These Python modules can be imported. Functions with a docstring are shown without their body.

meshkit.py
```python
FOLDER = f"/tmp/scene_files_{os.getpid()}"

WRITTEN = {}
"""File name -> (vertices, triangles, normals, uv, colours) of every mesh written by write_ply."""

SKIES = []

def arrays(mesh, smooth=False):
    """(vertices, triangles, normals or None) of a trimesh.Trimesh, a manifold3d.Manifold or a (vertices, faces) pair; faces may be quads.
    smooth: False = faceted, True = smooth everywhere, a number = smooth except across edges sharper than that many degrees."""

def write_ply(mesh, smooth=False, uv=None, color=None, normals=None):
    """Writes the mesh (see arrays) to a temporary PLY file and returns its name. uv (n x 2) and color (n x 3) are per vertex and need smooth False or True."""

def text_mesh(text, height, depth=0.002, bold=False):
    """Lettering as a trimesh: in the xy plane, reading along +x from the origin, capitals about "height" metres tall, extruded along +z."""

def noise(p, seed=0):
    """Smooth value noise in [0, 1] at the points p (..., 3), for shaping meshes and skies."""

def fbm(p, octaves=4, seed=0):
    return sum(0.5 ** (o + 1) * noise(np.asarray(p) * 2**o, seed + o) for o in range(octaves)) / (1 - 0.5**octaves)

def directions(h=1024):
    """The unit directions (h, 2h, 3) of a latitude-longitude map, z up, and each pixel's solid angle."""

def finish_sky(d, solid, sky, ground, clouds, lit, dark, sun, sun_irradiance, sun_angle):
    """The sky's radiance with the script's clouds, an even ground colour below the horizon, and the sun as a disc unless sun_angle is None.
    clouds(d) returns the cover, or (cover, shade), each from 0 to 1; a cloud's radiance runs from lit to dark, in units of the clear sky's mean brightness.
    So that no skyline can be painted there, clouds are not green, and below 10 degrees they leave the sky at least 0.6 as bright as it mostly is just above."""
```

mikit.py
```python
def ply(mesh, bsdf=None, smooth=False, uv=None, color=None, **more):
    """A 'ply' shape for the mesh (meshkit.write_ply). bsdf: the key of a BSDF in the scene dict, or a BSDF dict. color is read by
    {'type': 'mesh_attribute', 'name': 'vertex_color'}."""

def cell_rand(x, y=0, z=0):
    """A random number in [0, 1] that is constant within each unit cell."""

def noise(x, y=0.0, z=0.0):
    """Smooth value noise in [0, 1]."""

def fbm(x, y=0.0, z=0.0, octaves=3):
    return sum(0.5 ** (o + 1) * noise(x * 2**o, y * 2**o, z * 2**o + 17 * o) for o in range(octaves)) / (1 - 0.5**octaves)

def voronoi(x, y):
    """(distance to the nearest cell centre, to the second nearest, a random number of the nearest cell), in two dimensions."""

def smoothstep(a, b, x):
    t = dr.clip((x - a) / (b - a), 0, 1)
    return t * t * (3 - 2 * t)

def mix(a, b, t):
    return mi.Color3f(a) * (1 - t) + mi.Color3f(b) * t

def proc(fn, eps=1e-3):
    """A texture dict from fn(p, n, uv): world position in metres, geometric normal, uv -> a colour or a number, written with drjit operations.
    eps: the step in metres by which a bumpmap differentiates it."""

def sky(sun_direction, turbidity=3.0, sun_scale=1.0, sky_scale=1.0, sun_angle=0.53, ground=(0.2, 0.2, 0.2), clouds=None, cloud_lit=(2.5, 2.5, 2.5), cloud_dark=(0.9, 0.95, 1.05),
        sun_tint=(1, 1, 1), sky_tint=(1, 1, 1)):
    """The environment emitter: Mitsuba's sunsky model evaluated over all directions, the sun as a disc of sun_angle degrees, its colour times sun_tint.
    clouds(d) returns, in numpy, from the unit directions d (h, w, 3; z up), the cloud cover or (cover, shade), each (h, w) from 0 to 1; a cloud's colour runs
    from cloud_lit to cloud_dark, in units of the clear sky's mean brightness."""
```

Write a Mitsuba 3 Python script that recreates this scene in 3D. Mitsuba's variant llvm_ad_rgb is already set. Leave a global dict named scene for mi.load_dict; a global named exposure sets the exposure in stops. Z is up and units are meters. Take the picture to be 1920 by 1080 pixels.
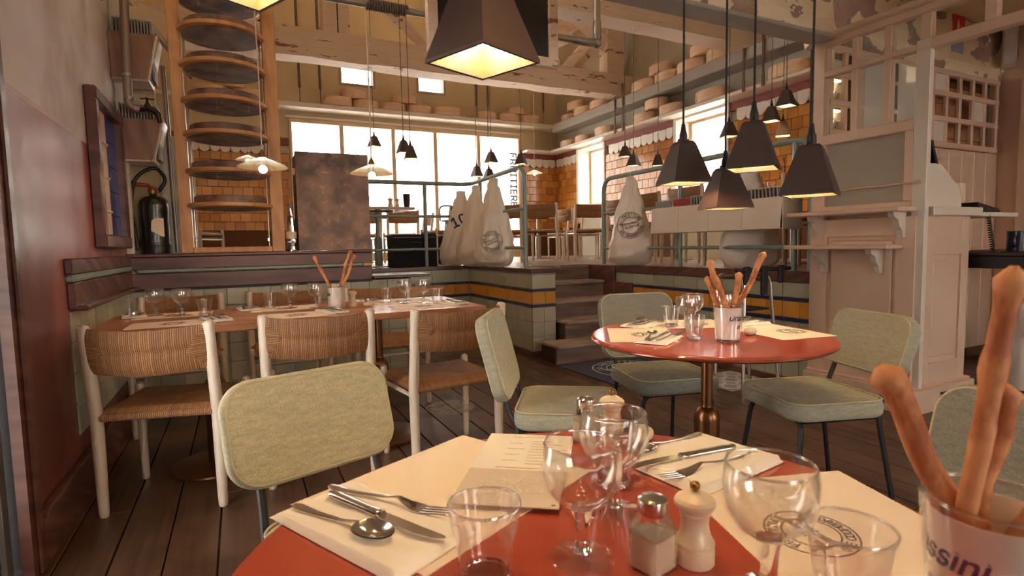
import math, random
import numpy as np, trimesh, mitsuba as mi, drjit as dr
from shapely.geometry import Polygon, box as sbox, Point
from shapely import affinity, union_all
import mikit, meshkit
from mikit import proc, noise, fbm, voronoi, cell_rand, smoothstep, mix

rng = random.Random(7)
scene, labels = {}, {}
exposure = 0.0

# ------------------------------------------------------------------ camera, sky
EYE = np.array([0, 0, 1.12])
YAW, PITCH, ROLL = np.radians([26.245, -4.4685, -1.1759])
_f = np.array([math.sin(YAW) * math.cos(PITCH), math.cos(YAW) * math.cos(PITCH), math.sin(PITCH)])
_r = np.array([math.cos(YAW), -math.sin(YAW), 0])
_u = np.cross(_r, _f)
_up = _u * math.cos(ROLL) - _r * math.sin(ROLL)
scene['camera'] = {'type': 'thinlens', 'fov': math.degrees(2 * math.atan(960 / 1031.35)), 'fov_axis': 'x',
                   'aperture_radius': 0.0013, 'focus_distance': 2.6, 'near_clip': 0.02, 'far_clip': 200.0,
                   'to_world': mi.ScalarTransform4f().look_at(origin=EYE.tolist(), target=(EYE + _f).tolist(), up=_up.tolist())}


def overcast(d):
    c = meshkit.fbm(d * 3.0 + 5, 4)
    return 0.9 + 0.1 * c, 0.25 * c


SKY = 58.0
scene['sky'] = mikit.sky((-0.5, 0.75, 0.55), turbidity=4, sun_scale=0.0, sky_scale=SKY, ground=(0.8, 0.78, 0.76), clouds=overcast,
                         cloud_lit=(1.32, 1.18, 1.04), cloud_dark=(1.08, .96, .86))
BULB = 285.0        # radiance of the pendants' bulbs
WARM = (1.0, 0.63, 0.30)


# ------------------------------------------------------------------ helpers
def c(r, g, b):
    v = np.array([r, g, b]) / 255.0
    return np.where(v < 0.04045, v / 12.92, ((v + 0.055) / 1.055) ** 2.4).tolist()


def rgb(r, g, b):
    return {'type': 'rgb', 'value': c(r, g, b)}


def col(t):
    return mi.Color3f(*[float(x) for x in c(*t)])


def mat(key, base, rough=0.5, metal=0.0, two=True, bump=None, **more):
    b = {'type': 'principled', 'base_color': base if isinstance(base, dict) else rgb(*base), 'roughness': rough, 'metallic': metal, **more}
    if bump:
        b = {'type': 'bumpmap', 'arbitrary': bump[0], 'scale': bump[1], 'bsdf': b}
    scene[key] = {'type': 'twosided', 'bsdf': b} if two else b
    return key


I4 = np.eye(4)


def tr(x=0, y=0, z=0):
    m = np.eye(4); m[:3, 3] = x, y, z
    return m


def rot(axis, deg):
    a = math.radians(deg); s, k = math.sin(a), math.cos(a)
    m = np.eye(4); i, j = {'x': (1, 2), 'y': (2, 0), 'z': (0, 1)}[axis]
    m[i, i] = m[j, j] = k; m[i, j] = -s; m[j, i] = s
    return m


def scl(x, y=None, z=None):
    return np.diag([x, y if y is not None else x, z if z is not None else x, 1.0])


def uniq(key):
    if key not in scene and key not in labels:
        return key
    n = _count.get(key, 0) + 1
    while f'{key}_{n:03d}' in scene or f'{key}_{n:03d}' in labels:
        n += 1
    _count[key] = n
    return f'{key}_{n:03d}'


_count = {}


def put(key, shape, M=None, **lab):
    """ONE entry of the scene; shape is a dict from mk()."""
    key = uniq(key)
    scene[key] = dict(shape) if M is None else {**shape, 'to_world': mi.ScalarTransform4f(np.asarray(M).tolist())}
    if lab:
        labels[key] = lab
    return key


def mk(mesh, bsdf, smooth=False, **k):
    return mikit.ply(mesh, bsdf, smooth, **k)


def thing(key, label, category, group=None):
    key = uniq(key)
    labels[key] = {'label': label, 'category': category, **({'group': group} if group else {})}
    return key


def struct(key, mesh, bsdf, smooth=False, M=None, label=None):
    k = put(key, mk(mesh, bsdf, smooth), M)
    labels[k] = {'kind': 'structure', **({'label': label} if label else {})}
    return k


def spawn(key, proto, M, label, category, group=None):
    """a thing from a prototype: a list of (part name or '' , shape dict, matrix)."""
    if len(proto) == 1 and proto[0][0] == '':
        return put(key, proto[0][1], M @ proto[0][2], label=label, category=category, **({'group': group} if group else {}))
    k = thing(key, label, category, group)
    names = {}
    for name, shape, m in proto:
        path = name.split('>')
        if len(path) == 2:
            put(names[path[0]] + '__' + path[1], shape, M @ m)
        else:
            names[name] = put(k + '__' + name, shape, M @ m)
    return k


def join(*ms):
    vs, fs, n = [], [], 0
    for m in ms:
        v, f = (np.asarray(m.vertices), np.asarray(m.faces)) if hasattr(m, 'vertices') else m
        vs.append(v); fs.append(np.asarray(f) + n); n += len(v)
    return np.vstack(vs), np.vstack(fs)


def at(m, M):
    v, f = (np.asarray(m.vertices), np.asarray(m.faces)) if hasattr(m, 'vertices') else m
    v = v @ M[:3, :3].T + M[:3, 3]
    return (v, f[:, ::-1]) if np.linalg.det(M[:3, :3]) < 0 else (v, f)


def loft(rings, closed=False, cap=True):
    """quads between rings of equal point count (counter-clockwise seen from the end towards which they run)."""
    R = np.asarray(rings, float); k, n = R.shape[:2]
    v = R.reshape(-1, 3); fs = []
    i = np.arange(n); j = (i + 1) % n
    for a in range(k if closed else k - 1):
        b = (a + 1) % k
        fs += [np.stack([a * n + i, a * n + j, b * n + j], 1), np.stack([a * n + i, b * n + j, b * n + i], 1)]
    if cap and not closed:
        v = np.vstack([v, R[0].mean(0), R[-1].mean(0)]); p = k * n
        fs += [np.stack([j, i, i * 0 + p], 1), np.stack([(k - 1) * n + i, (k - 1) * n + j, i * 0 + p + 1], 1)]
    return v, np.vstack(fs)


def bx(x0, x1, y0, y1, z0, z1, b=0.0):
    if b <= 0:
        r = [(x0, y0), (x1, y0), (x1, y1), (x0, y1)]
        v = np.array([(*p, z) for z in (z0, z1) for p in r], float)
        f = np.array([[0, 2, 1], [0, 3, 2], [4, 5, 6], [4, 6, 7], [0, 1, 5], [0, 5, 4], [1, 2, 6], [1, 6, 5], [2, 3, 7], [2, 7, 6], [3, 0, 4], [3, 4, 7]])
        return v, f

    def ring(i, z, e):
        X0, X1, Y0, Y1 = x0 + i, x1 - i, y0 + i, y1 - i
        return [(X0 + e, Y0, z), (X1 - e, Y0, z), (X1, Y0 + e, z), (X1, Y1 - e, z), (X1 - e, Y1, z), (X0 + e, Y1, z), (X0, Y1 - e, z), (X0, Y0 + e, z)]
    return loft([ring(b, z0, b * .01), ring(0, z0 + b, b), ring(0, z1 - b, b), ring(b, z1, b * .01)])


def cb(sx, sy, sz, b=0.0):
    return bx(-sx / 2, sx / 2, -sy / 2, sy / 2, -sz / 2, sz / 2, b)


def tube(pts, r, n=10, closed=False, squash=1.0):
    p = np.asarray(pts, float); k = len(p)
    if closed:
        t = np.roll(p, -1, 0) - np.roll(p, 1, 0)
    else:
        t = np.gradient(p, axis=0)
    t /= np.linalg.norm(t, axis=1, keepdims=True) + 1e-12
    a = np.cross(t[0], [0, 0, 1.0] if abs(t[0][2]) < .9 else [1.0, 0, 0]); a /= np.linalg.norm(a)
    r = np.broadcast_to(r, (k,)); ang = np.arange(n) * 2 * np.pi / n; rings = []
    for i in range(k):
        a = a - t[i] * (a @ t[i]); a /= np.linalg.norm(a)
        b = np.cross(t[i], a)
        rings.append(p[i] + r[i] * (np.cos(ang)[:, None] * a + squash * np.sin(ang)[:, None] * b))
    return loft(rings, closed)


def arc(pts, rad, n=5):
    """a polyline with its corners rounded."""
    p = [np.asarray(q, float) for q in pts]; out = [p[0]]
    for i in range(1, len(p) - 1):
        u, w = p[i - 1] - p[i], p[i + 1] - p[i]
        lu, lw = np.linalg.norm(u), np.linalg.norm(w); d = min(rad, lu * .49, lw * .49)
        A, B = p[i] + u / lu * d, p[i] + w / lw * d
        for s in np.linspace(0, 1, n):
            out.append((1 - s) ** 2 * A + 2 * s * (1 - s) * p[i] + s * s * B)
    out.append(p[-1])
    return np.array(out)


def lathe(prof, n=24):
    ang = np.arange(n) * 2 * np.pi / n
    rings = [np.stack([max(r, 1e-5) * np.cos(ang), max(r, 1e-5) * np.sin(ang), 0 * ang + z], 1) for r, z in prof]
    return loft(rings, cap=False)


def ring_closed(prof, n=24):
    """lathe of a closed profile (a solid of revolution with a hole or a hollow)."""
    return lathe(list(prof) + [prof[0]], n)


def prism(poly, h, z=0.0):
    g = poly if hasattr(poly, 'exterior') else Polygon(poly)
    m = trimesh.creation.extrude_polygon(g, h, engine='earcut')
    return np.asarray(m.vertices) + [0, 0, z], np.asarray(m.faces)


def up_xz(m):
    """from the xy plane (extruded along z) to standing in xz, extruded along -y."""
    return at(m, rot('x', 90))


def slab(w, h, t, R, r, n=6, crown=0.0):
    """a cushion-like rounded slab in xy, thickness t along z."""
    rings = []
    prof = [(-r, -t / 2)] + [(r * (math.cos(a) - 1), -(t / 2 - r) + r * math.sin(a)) for a in np.linspace(-math.pi / 2, 0, 5)] + \
           [(r * (math.cos(a) - 1), (t / 2 - r) + r * math.sin(a)) for a in np.linspace(0, math.pi / 2, 5)]
    for dr_, z in prof[1:]:
        q = []
        for sx, sy, a0 in ((1, 1, 0), (-1, 1, 90), (-1, -1, 180), (1, -1, 270)):
            for a in np.linspace(a0, a0 + 90, n):
                rr = R + dr_
                q.append((sx * (w / 2 - R) + rr * math.cos(math.radians(a)), sy * (h / 2 - R) + rr * math.sin(math.radians(a)), z))
        rings.append(q)
    v, f = loft(rings)
    if crown:
        k = np.clip(1 - (v[:, 0] / (w / 2)) ** 2, 0, 1) * np.clip(1 - (v[:, 1] / (h / 2)) ** 2, 0, 1)
        v = v.copy(); v[:, 2] += np.where(v[:, 2] > 0, crown * k, 0)
    return v, f


def grid(fn, nu, nv):
    """surface fn(u, v) on [0,1]^2 -> (vertices, faces, uv)."""
    u, v = np.meshgrid(np.linspace(0, 1, nu), np.linspace(0, 1, nv), indexing='ij')
    P = np.stack(fn(u, v), -1).reshape(-1, 3)
    i, j = np.meshgrid(np.arange(nu - 1), np.arange(nv - 1), indexing='ij')
    a = (i * nv + j).ravel(); q = np.stack([a, a + nv, a + nv + 1, a + 1], 1)
    return P, np.vstack([q[:, [0, 1, 2]], q[:, [0, 2, 3]]]), np.stack([u.ravel(), v.ravel()], 1)


def helix(p0, p1, rad, turns, per=8):
    p0, p1 = np.asarray(p0, float), np.asarray(p1, float); t = (p1 - p0) / np.linalg.norm(p1 - p0)
    a = np.cross(t, [0, 0, 1.0] if abs(t[2]) < .9 else [1.0, 0, 0]); a /= np.linalg.norm(a); b = np.cross(t, a)
    s = np.linspace(0, 1, int(turns * per) + 1)[:, None]; w = s * turns * 2 * np.pi
    return p0 + (p1 - p0) * s + rad * (np.cos(w) * a + np.sin(w) * b)


_letters = {}


def text(s, h, depth=0.0006, bold=False):
    k = (s, h, depth, bold)
    if k not in _letters:
        m = meshkit.text_mesh(s, h, depth, bold); v = np.asarray(m.vertices); v = v - [(v[:, 0].min() + v[:, 0].max()) / 2, 0, 0]
        _letters[k] = (v, np.asarray(m.faces))
    return _letters[k]


def ring_text(s, R, h, a0, a1, inward=False, depth=0.0006):
    """letters along a circle from angle a0 to a1 (degrees, clockwise reading outward-up; inward: readable along the bottom)."""
    out = []; n = len(s)
    for i, ch in enumerate(s):
        if ch == ' ':
            continue
        a = a0 + (a1 - a0) * (i + .5) / n
        m = text(ch, h, depth, True)
        if inward:
            out.append(at(m, rot('z', a + 90) @ tr(0, -R - h / 2)))
        else:
            out.append(at(m, rot('z', a - 90) @ tr(0, R - h / 2)))
    return join(*out)


def annulus(r0, r1, depth=0.0006, n=48):
    return ring_closed([(r0, 0), (r1, 0), (r1, depth), (r0, depth)], n)


def seal(R, depth=0.0006):
    """the house's round mark: words around a ring, small words inside."""
    return join(annulus(R * .965, R, depth), annulus(R * .60, R * .635, depth),
                ring_text('LA FRUITIERE', R * .80, R * .20, 165, 15, False, depth), ring_text('STE COOPERATIVE', R * .80, R * .20, 195, 345, True, depth),
                at(text('RESTAURANT', R * .15, depth, True), tr(0, R * .08)), at(text("D'ALTITUDE", R * .15, depth, True), tr(0, -R * .18)))

# ------------------------------------------------------------------ materials
def floor_fn(p, n, uv):
    k = dr.floor((p.x + 0.478) / 0.175)
    t = cell_rand(k, dr.floor((p.y + 40 + 1.3 * cell_rand(k)) / 2.6))
    g = fbm(p.x * 60, p.y * 3.0, t * 9) * .6 + fbm(p.x * 9, p.y * 6, 3) * .4
    worn = smoothstep(.45, .7, fbm(p.x * 2.1, p.y * 2.1, 7))
    a = mix(c(40, 25, 16), c(92, 62, 42), g)
    a = mix(a, c(108, 82, 62), worn * .4)
    return a * (0.72 + 0.5 * t)


def floor_rough(p, n, uv):
    return 0.26 + 0.3 * fbm(p.x * 7, p.y * 4, 2)


def wood_fn(lo, hi, s=1.0, axis='y'):
    def fn(p, n, uv):
        q = p.x * 70 * s + p.y * 70 * s + p.z * 4 if axis == 'z' else (p.x * 4 * s + p.y * 30 * s + p.z * 70 * s if axis == 'x' else p.x * 70 * s + p.y * 4 * s + p.z * 70 * s)
        g = fbm(q * .5, p.x * 3 + p.y * 2, p.z * 3, 4)
        r = fbm(p.x * 5, p.y * 5, p.z * 5)
        return mix(lo, hi, smoothstep(.2, .8, g * .7 + r * .3))
    return fn


def leftwall_fn(p, n, uv):
    m = fbm(p.y * 2.2, p.z * 2.0, 1, 4)
    upper = mix(c(168, 152, 140), c(205, 196, 190), smoothstep(.3, .7, m))
    lower = mix(c(98, 48, 38), c(132, 76, 64), smoothstep(.3, .75, fbm(p.y * 3, p.z * 1.6, 5, 4)))
    line = smoothstep(1.703, 1.706, p.z) * (1 - smoothstep(1.722, 1.725, p.z))
    a = mix(lower, upper, smoothstep(1.704, 1.707, p.z))
    return mix(a, c(196, 172, 160), line * .8)


def leftwall_rough(p, n, uv):
    return mi.Float(0.34) + 0.25 * smoothstep(1.70, 1.71, p.z) + .12 * fbm(p.y * 8, p.z * 8, 4)


def beam_fn(p, n, uv):
    k = fbm(p.x * 3.2, p.y * 3 + p.z * 16, p.z * 5, 4)
    bare = smoothstep(.60, .66, k) * smoothstep(.5, .6, fbm(p.x * 11, p.y * 11, p.z * 24))
    g = fbm(p.x * 2.5, p.y * 2.5, p.z * 60)
    return mix(mix(c(214, 194, 174), c(230, 212, 194), g), mix(c(120, 84, 60), c(150, 108, 78), g), bare)


def peel_fn(p, n, uv):
    k = fbm(p.x * 4.6 + p.y * .3, p.z * 6.4 + p.y * 3, 4, 5)
    j = fbm(p.x * 9, p.z * 11 + p.y * 7, 9, 4)
    a = mix(c(120, 92, 78), c(162, 132, 112), j)
    a = mix(a, c(222, 202, 170), smoothstep(.475, .49, k))
    a = mix(a, c(112, 106, 98), smoothstep(.60, .62, j) * (1 - smoothstep(.42, .47, k)))
    return a


def peel_h(p, n, uv):
    return smoothstep(.49, .52, fbm(p.x * 4.6 + p.y * .3, p.z * 6.4 + p.y * 3, 4, 5)) + .5 * fbm(p.x * 9, p.z * 11 + p.y * 7, 9, 4)


def slate_fn(p, n, uv):
    k = fbm(p.x * 11, p.z * 11, p.y * 9, 5)
    s = fbm(p.x * 55, p.z * 55, 3, 3)
    a = mix(c(84, 66, 60), c(142, 110, 96), smoothstep(.3, .7, k))
    return mix(a, c(176, 146, 126), smoothstep(.66, .8, s) * smoothstep(.4, .7, k))


def fabric_fn(lo, hi):
    def fn(p, n, uv):
        t = fbm(p.x * 620 + p.y * 90, p.y * 620 + p.z * 90, p.z * 620, 2)
        w = fbm(p.x * 40, p.y * 40, p.z * 120, 3)
        return mix(lo, hi, smoothstep(.2, .8, t * .7 + w * .3))
    return fn


def weave_fn(p, n, uv):          # uv.x counts the strands
    k = dr.floor(uv.x); s = uv.x - k
    t = cell_rand(k, 3)
    e = dr.abs(s - .5) * 2
    a = mix(c(122, 80, 48), c(168, 120, 78), t * .6 + .2)
    return mix(a, c(66, 40, 22), smoothstep(.55, 1.0, e))


def weave_h(p, n, uv):
    s = uv.x - dr.floor(uv.x) - .5
    return dr.sqrt(dr.maximum(1 - 3.6 * s * s, 0.02))


def bread_fn(p, n, uv):
    k = fbm(p.x * 60, p.y * 60, p.z * 30, 4)
    return mix(c(160, 94, 56), c(206, 144, 96), smoothstep(.3, .7, k))


def box_fn(p, n, uv):
    return mix(c(204, 172, 140), c(228, 200, 170), fbm(p.x * 4, p.y * 4, p.z * 24, 3))


def plaster_fn(p, n, uv):
    return mix(c(196, 178, 142), c(214, 200, 168), fbm(p.x * 1.5, p.y * 1.5, p.z * 1.5, 4))


mat('floor_wood', proc(floor_fn), proc(floor_rough), specular=.5)
mat('platform_wood', proc(wood_fn(c(105, 96, 90), c(150, 138, 128), .5, 'y')), .35)
mat('wall_left_paint', proc(leftwall_fn), proc(leftwall_rough))
mat('wood_dark', proc(wood_fn(c(62, 36, 32), c(104, 66, 58), .7, 'x')), .34)
mat('wood_step', proc(wood_fn(c(84, 64, 54), c(128, 104, 90), .7, 'x')), .5)
mat('bin_wood', proc(wood_fn(c(104, 74, 58), c(150, 112, 90), .6, 'z')), .45)
mat('step_tread', proc(wood_fn(c(116, 100, 90), c(166, 148, 134), .7, 'x')), .5)
mat('oak', proc(wood_fn(c(176, 120, 74), c(218, 168, 116), .6, 'z')), .42)
mat('table_wood', proc(wood_fn(c(140, 88, 54), c(182, 124, 82), .6, 'x')), .25)
mat('beam_paint', proc(beam_fn), .7)
mat('peel', proc(peel_fn), .75, bump=(proc(peel_h, 2e-3), .006))
mat('slate', proc(slate_fn), .45)
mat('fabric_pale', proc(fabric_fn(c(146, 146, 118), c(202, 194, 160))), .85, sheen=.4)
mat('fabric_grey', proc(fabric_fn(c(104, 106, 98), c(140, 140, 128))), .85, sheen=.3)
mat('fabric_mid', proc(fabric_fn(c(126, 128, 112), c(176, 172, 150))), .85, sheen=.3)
mat('weave', proc(weave_fn), .6, bump=(proc(weave_h, 4e-4), .0022))
mat('bread', proc(bread_fn), .6)
mat('bentwood', proc(box_fn), .55)
mat('plaster', proc(plaster_fn), .8)

mat('stitch', (186, 178, 146), .8)
mat('tile_green', (176, 178, 160), .16, clearcoat=.6)
mat('tile_green_pale', (206, 206, 188), .16, clearcoat=.6)
mat('tile_yellow', (214, 148, 58), .14, clearcoat=.8)
mat('tile_navy', (34, 32, 66), .14, clearcoat=.8)
mat('grout', (158, 154, 138), .9)
mat('grout_dark', (84, 52, 26), .9)
for i, t in enumerate(((184, 126, 60), (172, 112, 48), (194, 138, 72), (160, 100, 42))):
    mat(f'tile_orange_{i}', t, .12, clearcoat=1.0, clearcoat_gloss=.95)
mat('tile_brown', (150, 104, 72), .2, clearcoat=.6)
mat('white_scallop', (226, 222, 212), .35)
mat('red_band', (120, 56, 48), .6)
mat('cream_paint', (214, 186, 166), .45)
mat('white_paint', (226, 220, 210), .4)
mat('grey_paint', (150, 142, 130), .6)
mat('wall_grey', (172, 164, 146), .7)
mat('window_wood', (216, 186, 148), .45)
mat('chair_paint', (224, 210, 192), .38)
mat('teal_paint', (122, 138, 132), .3)
mat('hook_teal', (82, 108, 122), .4)
mat('table_red', (160, 68, 50), .12, clearcoat=1.0)
mat('copper_edge', (196, 120, 92), .2, .9)
mat('bronze', (128, 88, 58), .28, .9)
mat('black_metal', (26, 26, 28), .4)
mat('black_plastic', (16, 16, 18), .5)
mat('black_matt', (14, 14, 16), .9)
mat('black_board', (24, 20, 22), .5)
mat('lamp_shell', (62, 48, 44), .6)
mat('lamp_gold', (214, 170, 118), .4)
mat('cord_black', (14, 14, 16), .6)
mat('cord_grey', (96, 84, 74), .7)
mat('cord_pale', (224, 204, 176), .7)
mat('steel', (205, 200, 194), .16, 1.0)
mat('galvanised', (164, 156, 148), .36, .8)
mat('rust', (92, 74, 64), .5, .4)
mat('old_pipe', (142, 126, 112), .42, .6)
mat('brass', (150, 110, 66), .32, .9)
mat('dark_bronze', (58, 46, 40), .35, .7)
mat('paper', (250, 232, 210), .75)
mat('napkin', (252, 244, 230), .85)
mat('menu_cream', (248, 240, 224), .7)
mat('menu_tan', (216, 200, 180), .7)
mat('menu_grey', (128, 124, 120), .6)
mat('menu_red', (140, 30, 34), .5)
mat('menu_line', (196, 120, 112), .6)
mat('ink', (90, 84, 80), .8)
mat('ink_navy', (34, 40, 88), .6)
mat('ink_pale', (206, 186, 160), .8)
mat('bag', (240, 232, 222), .5)
mat('box_white', (226, 214, 202), .5)
mat('stone', (206, 186, 160), .7)
mat('porcelain', (238, 220, 190), .3)
mat('salt', (250, 240, 214), .6)
mat('mat_blue', (58, 66, 84), .9)
mat('mat_white', (180, 182, 186), .9)
mat('navy_enamel', (28, 32, 52), .25)
mat('milk_can', (196, 180, 168), .35, .3)
mat('red_plastic', (150, 52, 44), .4)
mat('extinguisher', (20, 18, 18), .22, clearcoat=.6)
scene['shade_white'] = {'type': 'principledthin', 'base_color': rgb(250, 222, 170), 'roughness': .5, 'diff_trans': 1.5, 'spec_trans': 0.0}
mat('blue_mosaic', (34, 48, 110), .15, clearcoat=1)
mat('sign_red', (190, 40, 36), .5)
mat('sign_grey', (130, 128, 136), .5)
mat('blue_card', (96, 140, 170), .6)
mat('snow', (244, 245, 250), .9)
mat('bench_dark', (48, 32, 28), .5)
mat('pebble', (150, 140, 130), .8)
mat('mirror', (225, 222, 218), .04, 1.0)
scene['glass'] = {'type': 'dielectric', 'int_ior': 1.5, 'ext_ior': 1.0}
scene['pane'] = {'type': 'thindielectric', 'int_ior': 1.5, 'ext_ior': 1.0, 'specular_transmittance': {'type': 'rgb', 'value': [.93, .95, .95]}}
scene['thin_glass'] = {'type': 'thindielectric', 'int_ior': 1.52, 'ext_ior': 1.0}
scene['frosted'] = {'type': 'twosided', 'bsdf': {'type': 'principled', 'base_color': rgb(150, 142, 128), 'roughness': .3, 'specular': .6}}
scene['backlit'] = {'type': 'twosided', 'bsdf': {'type': 'diffuse', 'reflectance': rgb(220, 200, 170)}}

# ------------------------------------------------------------------ the setting
XL, XR, YB, YW, YF, ZP, XE = -0.70, 6.40, 4.57, 10.6, 6.47, 0.873, 3.78
struct('ground', bx(-60, 60, 10.75, 90, .55, .60), 'snow')
struct('ground', bx(-60, -.85, -60, 10.7, -.4, -.12), 'snow')
# floor planks
struct('floor', bx(-.9, 6.35, -4.1, 6.5, -.12, -.028), 'bench_dark')
for k in range(-2, 40):
    x0 = -.478 + .175 * k
    x1 = x0 + .175
    x0, x1 = max(x0, XL - .1), min(x1, 6.3)
    if x1 - x0 < .02:
        continue
    ys = [-1.2] + sorted(rng.uniform(.4 + 2.3 * i, 2.2 + 2.3 * i) for i in range(2)) + [6.46 if x0 < 2.6 else 5.0]
    for a, b in zip(ys, ys[1:]):
        put('floor__plank', mk(bx(x0 + .003, x1 - .003, a + .002, b - .002, -.028 + rng.uniform(-.002, .0), 0 - abs(rng.gauss(0, .0008)), .003), 'floor_wood'))

# left wall with its door, trims, tiles and rail
W = 'wall_left'
struct(W, join(bx(XL - .2, XL, 2.44, 4.9, 0, 3.2), bx(XL - .2, XL, 1.45, 2.44, 2.15, 3.2), bx(XL - .2, XL, -4.1, 1.45, 0, 3.2)), 'wall_left_paint')
struct('baseboard_left', join(bx(XL, XL + .022, 2.47, YB, 0, .17), bx(XL, XL + .034, 2.47, YB, .17, .2, .006)), 'wood_dark')
struct('trim_1', join(bx(XL - .02, XL + .012, 2.36, 2.465, 0, 2.2), bx(XL + .012, XL + .024, 2.40, 2.45, 0, 2.2, .005), bx(XL - .02, XL + .018, 1.40, 1.47, 0, 2.2), bx(XL - .02, XL + .018, 1.40, 2.465, 2.13, 2.25)), 'wood_dark')
for z in (.14, .40, .66, .92, 1.2):
    put('trim_1__screw', mk(at(lathe([(0, .004), (.006, .003), (.008, 0)], 10), tr(XL + .0, 2.365, z) @ rot('x', 90)), 'steel', 30))
struct('door_jamb', bx(XL - .2, XL - .004, 2.425, 2.446, 0, 2.15), 'black_board')
d = put('door_1', mk(join(bx(XL - .12, XL - .07, 2.29, 2.35, .02, 2.1, .004), bx(XL - .12, XL - .07, 1.5, 1.58, .02, 2.1, .004), bx(XL - .12, XL - .07, 1.5, 2.35, .02, .16, .004), bx(XL - .12, XL - .07, 1.5, 2.35, 1.98, 2.1, .004)), 'black_metal'), None, kind='structure')
put(d + '__pane', mk(bx(XL - .098, XL - .092, 1.57, 2.295, .15, 1.99), 'pane'))
put(d + '__steel_strip', mk(bx(XL - .075, XL - .055, 2.35, 2.40, .02, 2.1), 'galvanised'))

gt = mk(cb(.146, .010, .146, .003), 'tile_green'); gp = mk(cb(.146, .010, .146, .003), 'tile_green_pale')


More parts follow.
